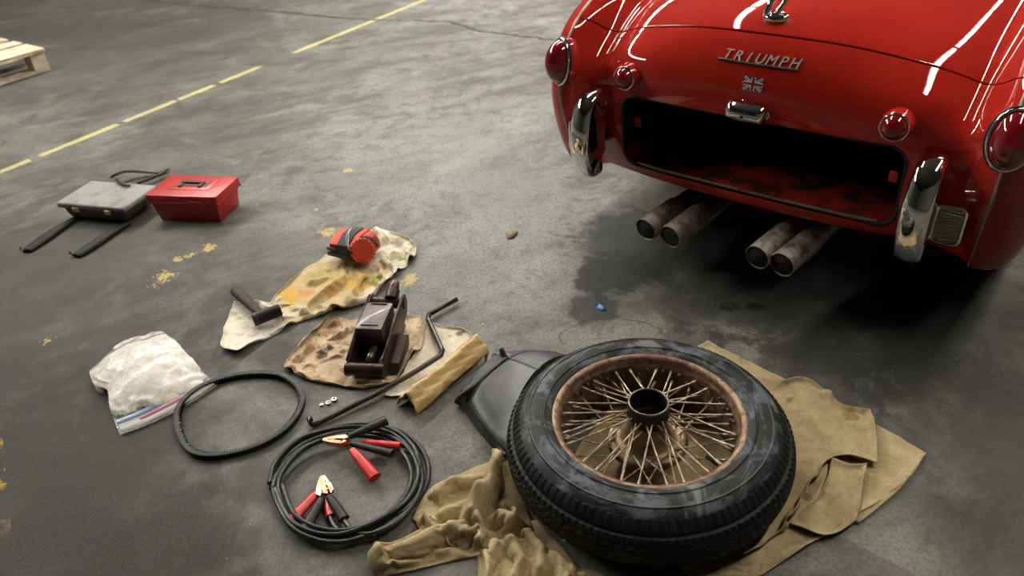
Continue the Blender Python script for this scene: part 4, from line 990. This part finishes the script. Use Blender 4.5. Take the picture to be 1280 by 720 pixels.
def grip(a, b, r, mat, name='grip'):
    a, b = at(*a), at(*b); d = b-a; L = d.length; d.normalize()
    o = MB().tube([a, a+d*L*.15, a+d*L*.5, a+d*L*.9, b, b-d*.001, b-d*.012], [r*.62, r*.8, r*.95, r*1.05, r*1.1, r*.75, r*.7], 14, flat=.72).build(name, mat, jc, angle=50); return o
def jaw(a, b, w0, w1, mat, t=.010, hook=1):
    A, B = at(*a), at(*b); d = (B-A).normalized(); s_ = d.cross(Vector((0, 0, 1))).normalized(); n = s_.cross(d)
    mb = MB()
    for sg in (1, -1):
        pr_ = [(0, w0*.3), (.15, w0), (.5, (w0+w1)*.55), (.85, w1*.9), (1.0, w1*.5), (1.0, w1*.05), (.9, .0), (.75, w1*.14), (.6, .0), (.4, w0*.2), (.2, w0*.1)]
        L = (B-A).length; n_ = len(pr_)
        vs = [A+d*(u*L)+s_*(sg*v)+n*t/2*(1-.3*u) for u, v in pr_]+[A+d*(u*L)+s_*(sg*v)-n*t/2*(1-.3*u) for u, v in pr_]
        f = [tuple(range(n_)), tuple(range(n_, 2*n_))[::-1]]+[(i, n_+i, n_+(i+1) % n_, (i+1) % n_) for i in range(n_)]
        mb.add(vs, f)
    mb.tube([A+d*L*.25-n*t*.8, A+d*L*.25+n*t*.8], .0035, 10)
    return mb.build('clamp_jaw', mat, jc, smooth=False)
jaw((436, 552, .045), (405, 551, .035), .015, .008, COP, .018)
grip((436, 546, .046), (483, 525, .050), 0.0132, BG)
grip((438, 554, .040), (490, 567, .034), 0.0108, BG)
grip((452, 552, .034), (500, 557, .032), 0.0096, RG)
grip((440, 562, .034), (469, 597, .022), 0.0144, RG)
jaw((404, 622, .020), (404, 596, .020), .016, .010, TIN, .014)
jaw((412, 618, .028), (405, 598, .026), .012, .008, TIN, .008)
grip((396, 616, .020), (365, 650, .018), 0.0144, RG)
grip((402, 624, .020), (380, 664, .020), 0.0144, BG)
grip((409, 624, .016), (414, 645, .012), 0.0108, RG)
grip((411, 620, .026), (430, 649, .018), 0.012, BG)

# ------------------------------------------------------------------ nuts and small bits
NUT = simple('zinc_nut', (.40, .40, .37), (.2, .2, .18), rough=.35, metal=.9, scale=80)
for i, (a, b, r, lab) in enumerate(((418, 501, .0085, 'shiny steel nut near the jack handle, rightmost of three small ones'), (411, 505, .0075, 'shiny steel nut near the jack handle, middle one of three'), (402, 507, .0055, 'smallest steel nut near the jack handle, leftmost of three'))):
    q = at(a, b); h = r*.9
    mb = MB(); vs = []; 
    for z_, k in ((0, 1), (h, 1)): 
        for rr__ in (r, r*.5): vs += [(q.x+rr__*cos(pi/3*j+i), q.y+rr__*sin(pi/3*j+i), z_) for j in range(6)]
    fs = []
    for j in range(6):
        l = (j+1) % 6; fs += [(j, l, 12+l, 12+j), (6+l, 6+j, 18+j, 18+l), (12+j, 12+l, 18+l, 18+j), (l, j, 6+j, 6+l)]
    tag(mobj('steel_nut', vs, fs, NUT, smooth=False), lab, 'nut', 'small steel nuts on the floor')
def scrap(name, pts, z, mat, label, cat, t=.0012):
    q = [at(a, b) for a, b in pts]; c = sum(q, Vector())/len(q); n = len(q)
    vs = [(c.x, c.y, z+.004)]+[(p.x, p.y, .0015+z*(i % 2)) for i, p in enumerate(q)]
    o = mobj(name, vs, [(0, 1+i, 1+(i+1) % n) for i in range(n)], mat); solidify(o, t, 1); tag(o, label, cat)
scrap('dried_leaf', [(632, 294), (636, 291), (642, 288), (648, 292), (644, 296), (640, 299), (634, 299)], .006, simple('dry_leaf', (.35, .27, .15), (.12, .08, .04), rough=.7, scale=120), 'small dried brown leaf lying alone on the open concrete', 'leaf')
scrap('blue_scrap', [(745, 385), (749, 382), (756, 384), (757, 388), (751, 389)], .005, Mat('blue_plastic').set(color=(.10, .28, .60), rough=.4).m, 'tiny blue scrap on the oily patch left of the exhausts', 'scrap')

# ------------------------------------------------------------------ plastic zip bag
bag = thing('plastic_bag', 'clear zip-top plastic bag full of crumpled white contents', 'bag', tuple(at(190, 490)))
bc = at(190, 470); 
def bagcoons(z, n_=60): return coons(px([(116, 470), (121, 488), (138, 494), (140, 518), (150, 543)], z), px([(206, 420), (219, 433), (242, 455), (272, 481)], z), px([(116, 470), (150, 445), (178, 428), (206, 420)], z), px([(150, 543), (190, 528), (235, 505), (272, 481)], z), n_, n_)
def bagc(n_): return bagcoons(.004, n_)
cb = bagcoons(.004)
ca_, cb_ = at(140, 472), at(222, 470)
def bulge(X, Y):
    h = np.zeros_like(X); k_ = 6.0
    for (a, b, r, z) in ((140, 474, .085, .040), (170, 458, .11, .055), (203, 450, .095, .052), (188, 478, .11, .055), (165, 494, .08, .042), (215, 468, .09, .045), (200, 435, .06, .034), (160, 508, .05, .026), (238, 482, .05, .026), (205, 492, .07, .036)):
        q = at(a, b); d = np.hypot(X-q.x, Y-q.y)/r; h = (h**k_+(z*np.clip(1-d**2, 0, 1)**.6)**k_)**(1/k_)
    return h+.003
top = relax(bagc(30), 1.05, 1.05, 60, ground=bulge, seed=91, amp=.014, bend=.1, scale=5, refine=4)
jq = np.linspace(0, 1, top.shape[1])[None]; top[..., 2] = np.where(jq > .80, np.minimum(top[..., 2], .007+.25*np.clip(.9-jq, 0, 1)), top[..., 2])
BAGM = Mat('clear_plastic_film'); n1 = BAGM.noise(16, 4, .6, 1.2); 
BAGM.set(color=(.86, .87, .86), rough=.16, alpha=(.30+.25*n1.step(.4, .7)), coat=.7, coatr=.08).bump(BAGM.noise(30, 4, .6, 1.5), .5, .004)
o = MB().grid(top).build('film', BAGM.m, bag); 
bot = cb.copy(); bot[..., 2] = .002
MB().grid(bot, flip=True).build('film', BAGM.m, bag)
cont = cb.copy(); X_, Y_ = cb[..., 0], cb[..., 1]; hh_ = bulge(X_, Y_)
for i in range(60):
    for j in range(60):
        q = Vector((X_[i, j]*22, Y_[i, j]*22, 0)); hh_[i, j] = .002+max(0, hh_[i, j]-.005)*(.86+.10*mnoise.noise(q)+.05*mnoise.noise(q*3))
cont[..., 2] = hh_
ii = MB().grid(cont[1:50, 1:-1]); 
CONT = simple('white_contents', (.80, .74, .62), (.60, .50, .33), rough=.6, scale=22, bump=.5, lo=.42, hi=.75)
mb = MB()
ms = hh_ > .006
vs = []; fs = []; idx = -np.ones((60, 60), int)
cont2 = cr_axis(cr_axis(cont, 1, 0), 1, 1)
for i in range(60):
    for j in range(60): idx[i, j] = len(vs); vs.append(tuple(cont[i, j]))
for i in range(59):
    for j in range(59):
        if ms[i:i+2, j:j+2].all(): fs.append((idx[i, j], idx[i+1, j], idx[i+1, j+1], idx[i, j+1]))
mobj('contents', vs, fs, CONT, bag)
# zip strips: blue and red lines along the mouth
jj = top.shape[1]
flat_ = cr_axis(cr_axis(bagc(30), 4, 0), 4, 1)
def strip(j, w, mat, name, i0=.02, i1=.98, h=.0125):
    n = top.shape[0]; a, b = int(n*i0), int(n*i1)
    row = flat_[a:b, j].copy(); row2 = flat_[a:b, j+w].copy(); row[:, 2] = h; row2[:, 2] = h-.001
    solidify(MB().grid([row, row2]).build(name, mat, bag), .0008, 0)
def plastic(n, c, a=1.0): return Mat(n).set(color=c, rough=.25, alpha=a).m
strip(jj-20, 7, plastic('pale_zip', (.62, .68, .80), .75), 'zip_strip')
strip(jj-17, 3, plastic('blue_zip', (.25, .32, .60), .55), 'zip_line', h=.0137)
strip(jj-10, 3, plastic('red_zip', (.48, .06, .15), .6), 'zip_line', .22, .72, h=.0137)
strip(jj-12, 11, plastic('pale_band', (.80, .74, .70), .45), 'mouth_band')

# ------------------------------------------------------------------ inner tube
IT = Mat('inner_tube_rubber'); n1 = IT.noise(7, 5, .6, .8); n2 = IT.noise(30, 5, .6)
IT.set(color=IT.mix(n1.step(.42, .66), (.009, .0095, .0105), (.040, .043, .048)), rough=.30+.2*n2, spec=.45).bump(n2, .15, .002)
tub = thing('inner_tube', 'folded black rubber inner tube tucked under the tyre', 'inner tube', tuple(at(630, 500)))
ct = coons(px([(571, 498), (588, 487), (612, 466), (634, 448)], .01), px([(648, 590), (642, 556), (652, 514), (678, 476), (712, 450)], .01), px([(571, 498), (580, 512), (605, 545), (648, 590)], .01), px([(634, 448), (662, 442), (690, 444), (712, 450)], .01), 40, 40)
u = np.linspace(0, 1, 40)[:, None]; v = np.linspace(0, 1, 40)[None]
hgt = .062*(np.clip(np.sin(pi*np.clip(v, .0, 1)), 0, 1)**.38)*np.clip(u*9, 0, 1)**.5
rad_ = np.hypot(ct[..., 0]-WC.x, ct[..., 1]-WC.y)
lim = np.where(rad_ < .306, .010, np.clip(.010+(rad_-.306)*4.0, .010, .2))
ct[..., 2] = np.minimum(.006+hgt+.004*np.sin(u*5+v*3), np.maximum(lim, .008))
# a sunken crease along the fold
ct[..., 2] -= .004*np.exp(-((v-.72)/.02)**2)*(hgt > .03)+.003*np.exp(-((u-.35-(v-.5)*.3)/.02)**2)*(hgt > .03)
ct = cr_axis(cr_axis(ct, 3, 0), 3, 1)
edge = np.array(ct); skirt = []
mb = MB().grid(ct); 
n, m_ = ct.shape[:2]
per = [ct[i, 0] for i in range(n)]+[ct[-1, j] for j in range(1, m_)]+[ct[i, -1] for i in range(n-2, -1, -1)]+[ct[0, j] for j in range(m_-2, 0, -1)]
low = [np.array([q[0], q[1], .002]) for q in per]; L_ = len(per)
mb.add(per+low, [(i, (i+1) % L_, L_+(i+1) % L_, L_+i) for i in range(L_)])
mb.build('folded_body', IT.m, tub, angle=70)
tubepx([(571, 499, .018), (586, 508, .012), (608, 536, .012), (634, 570, .012)], .012, 'rolled_edge', IT.m, par=tub)
tubepx([(572, 498, .045), (590, 484, .060), (614, 463, .064), (634, 448, .055)], .0075, 'rolled_edge', IT.m, par=tub)
tubepx([(613, 446, .012), (612, 458, .016), (603, 470, .018), (592, 482, .02), (582, 492, .02)], .016, 'narrow_fold', IT.m, par=tub, flat=.7)
tubepx([(616, 444, .012), (620, 456, .016), (612, 470, .018), (602, 480, .02)], .011, 'narrow_fold', IT.m, par=tub, flat=.7)
a, b = at(634, 454, .045), at(626, 435, .078)
MB().tube([a, a+(b-a)*.2, a+(b-a)*.8, b], [.012, .0085, .0075, .006], 12).build('valve_stem', BLACKRUB, tub)

# ------------------------------------------------------------------ red tool box, grey case, straps, pallet
tA_, tB_, tC_ = at(203, 276), at(279, 279), at(301, 262)
ang = atan2((tB_-tA_).y, (tB_-tA_).x); lx = .29; ly = .17
TBR = simple('toolbox_red', (.42, .020, .016), (.34, .016, .013), rough=.38, scale=12); TBD = simple('toolbox_black', (.02, .015, .015), rough=.5)
tA_ = at(195, 277)
o_ = tA_+Vector((cos(ang), sin(ang), 0))*lx/2+Vector((-sin(ang), cos(ang), 0))*ly/2
tb = thing('toolbox', 'small red plastic toolbox standing beside the grey case', 'toolbox', tuple(o_), ang)
MB().box((0, 0, .042), (lx*.98, ly*.96, .084), .006, taper=.90).build('body', TBR, tb, local=True, angle=40)
ld = MB().box((0, 0, .100), (lx*1.03, ly*1.04, .034), .006).box((0, 0, .084), (lx*1.045, ly*1.06, .007), .002).box((.0, .005, .1175), (lx*.62, ly*.50, .003), .002).build('lid', TBR, tb, local=True, angle=40)
hd_ = MB(); 
for s_ in (-1, 1): hd_.box((s_*.042, -.002, .122), (.014, .036, .008), .002)
hd_.box((0, .014, .124), (.10, .012, .009), .003); hd_.build('handle', TBD, tb, local=True, angle=40)
MB().box((0, .014, .1205), (.13, .05, .001)).build('handle_recess', simple('dark_red_recess', (.16, .01, .01)), tb, local=True, smooth=False)
MB().box((lx*.2, -ly*.5-.006, .080), (.05, .006, .032), .002).build('catch', TBR, tb, local=True, smooth=False)
cA, cB = at(100, 277), at(166, 279); cang = atan2((cB-cA).y, (cB-cA).x)-.0
p0_ = at(79, 276); p1_ = at(163, 284); cang = atan2((p1_-p0_).y, (p1_-p0_).x); clx = (p1_-p0_).length; cly = .20
cc_ = p0_+Vector((cos(cang), sin(cang), 0))*clx/2+Vector((-sin(cang), cos(cang), 0))*cly/2
GR = (lambda m: (m.set(color=m.mix(m.noise(9, 6, .65).step(.4, .65), (.25, .25, .235), (.14, .135, .12)), rough=.6).bump(m.noise(50, 4), .2, .002), m.m)[1])(Mat('dusty_grey_case'))
GD = simple('dark_case_side', (.065, .06, .05), (.035, .032, .028), rough=.55)
cs = thing('tool_case', 'dusty grey flat tool case with two small latches beside the red toolbox', 'case', tuple(cc_), cang)
MB().box((0, 0, .034), (clx*.93, cly*.93, .052), .02, taper=.90, seg=4).build('base', GD, cs, local=True, angle=40)
MB().box((0, 0, .069), (clx, cly, .024), .010, seg=3).build('lid', GR, cs, local=True, angle=40)
for s_ in (-.22, .25): MB().box((s_*clx, -cly/2-.003, .058), (.028, .006, .018), .002).build('latch', simple('brass_latch', (.55, .45, .28), rough=.35, metal=.7), cs, local=True, smooth=False)
MB().tube(smoothpath([(-.05, cly/2-.002, .04), (-.05, cly/2+.03, .04), (.05, cly/2+.03, .04), (.05, cly/2-.002, .04)], 5), .006, 8).build('handle', GD, cs, local=True)
STR = simple('black_strap', (.008, .008, .008), (.016, .016, .015), rough=.6, spec=.2)
def strapo(pts, r, lab, flat=.45, hook=True, cat='strap', name='rubber_strap'):
    P = smoothpath([at(a, b, z) for a, b, z in pts], 8)
    mb = MB().tube(P, [r*(.6+.4*sin(pi*min(1, i/len(P)*1.3+.1))) for i in range(len(P))], 10, flat=flat)
    o = mb.build(name, STR); tag(o, lab, cat, 'black straps by the grey case'); return o
strapo([(33, 314, .007), (50, 302, .008), (70, 288, .009), (92, 274, .010), (104, 268, .010)], .026, 'black rubber strap reaching out from the left front of the grey case')
strapo([(95, 320, .007), (112, 309, .008), (130, 297, .009), (150, 285, .010), (160, 279, .010)], .026, 'black rubber strap reaching out from the right front of the grey case')
o = strapo([(139, 221, .03), (147, 217, .04), (158, 214, .035), (180, 215, .02), (198, 216, .012), (211, 211, .01)], .014, 'looped black strap lying behind the grey case')
mb = MB().tube(smoothpath([at(206, 215, .02), at(190, 222, .02), at(172, 229, .02)], 6), .011, 8, flat=.5).tube(smoothpath([at(145, 224, .088), at(152, 230, .088), at(162, 232, .088)], 6), .006, 8, flat=.6)
mb.build('strap_end', STR, o)
for (a, b) in ((30, 315), (92, 319)):
    pass
# metal hooks at the strap ends
for k_, (a, b) in enumerate(((33, 314), (95, 320))):
    q = [at(a+2, b-2, .008), at(a-3, b-1, .008), at(a-8, b-3, .010), at(a-7, b-6, .018)]
    par = [x for x in bpy.data.objects if x.name.startswith('rubber_strap')][k_]
    MB().tube(q, .003, 8).build('hook', HM, par)
# pallet
WD = (lambda m: (m.set(color=m.mix(m.noise(14, 6, .6).step(.4, .65), (.58, .50, .38), (.44, .33, .20)), rough=.8).bump(m.noise(60, 5), .4, .003), m.m)[1])(Mat('pallet_wood'))
pc = at(65, 88); pl = at(0, 108); pk = at(62, 60, .14)
pang = atan2((pc-pl).y, (pc-pl).x)
pal = thing('wooden_pallet', 'weathered wooden pallet with splintered edge at the far left of the floor', 'pallet', tuple(pc), pang)
LX, LY = 1.2, 1.0
for (y, w) in ((.10, .22), (.315, .12), (.52, .12), (.74, .12), (.93, .14)):
    b = bmesh.new(); bmesh.ops.create_cube(b, size=1); bmesh.ops.subdivide_edges(b, edges=b.edges[:], cuts=9, use_grid_fill=True)
    for v in b.verts:
        v.co = Vector((-LX/2+v.co.x*LX, y+v.co.y*w, .131+v.co.z*.022))
        if v.co.y < .02: v.co.y += .018*mnoise.noise(Vector((v.co.x*16, 0, v.co.z*40))); v.co.z -= .004*abs(mnoise.noise(Vector((v.co.x*30, 4, 0))))
    b.verts.index_update(); MB().bm(b).build('deck_board', WD, pal, local=True, smooth=False)
for y in (.06, .5, .93): MB().box((-LX/2, y, .010), (LX, .10, .020), .002).build('bottom_board', WD, pal, local=True, smooth=False)
for x in (-.045, -LX/2, -LX+.045):
    for y in (.06, .5, .93): MB().box((x, y, .070), (.09, .10, .10), .003).build('block', WD, pal, local=True, smooth=False)
    

# ------------------------------------------------------------------ fluorescent rows under the ceiling, running along the car
ad = Vector((.6598, .7514, 0)); pd = Vector((.7514, -.6598, 0))
TUBE = Mat('lit_tube'); TUBE.set(color=(1, 1, 1), emis=(1.0, .97, .90), emiss=125.0)
FIX = Mat('white_enamel_fixture').set(color=(.7, .7, .68), rough=.4).m
TUBE2 = Mat('lit_tube_dim'); TUBE2.set(color=(1, 1, 1), emis=(1.0, .95, .86), emiss=52.0)  # same tubes set dimmer, so the left row leads the light
def row(off, z, starts, L, name='ceiling_lamp', n=2, e=1.0):
    for s0 in starts:
        c = Vector((.671, 1.931, 0))+pd*off+ad*(s0+L/2); c.z = z
        t = thing(name, 'white fluorescent batten under the workshop ceiling', 'lamp', tuple(c), atan2(ad.y, ad.x), 'fluorescent battens under the ceiling')
        MB().box((0, 0, .06), (L, .16, .05), .01).build('housing', FIX, t, local=True, smooth=False)
        for k in ((-.04, .04) if n == 2 else (0,)):
            MB().tube([(-L/2+.03, k, 0), (L/2-.03, k, 0)], (.019 if n == 2 else .026), 10).build('tube', (TUBE if e > 1 else TUBE2).m, t, local=True)
row(1.35, 3.4, (-.7, 1.8, 4.3), 2.4, n=1)
row(-1.7, 3.4, (-.2, 2.3, 4.8), 2.4, n=1)
row(-4.8, 3.4, (-3.2, -.7, 1.8, 4.3), 2.4, n=1, e=2)
w = bpy.data.worlds.new('world'); SC.world = w; w.use_nodes = True
w.node_tree.nodes['Background'].inputs[0].default_value = (.9, .95, 1, 1); w.node_tree.nodes['Background'].inputs[1].default_value = .02
SC.view_settings.view_transform = 'Standard'; SC.view_settings.look = 'None'; SC.view_settings.gamma = 1; SC.view_settings.use_curve_mapping = False
SC.view_settings.exposure = 1.15
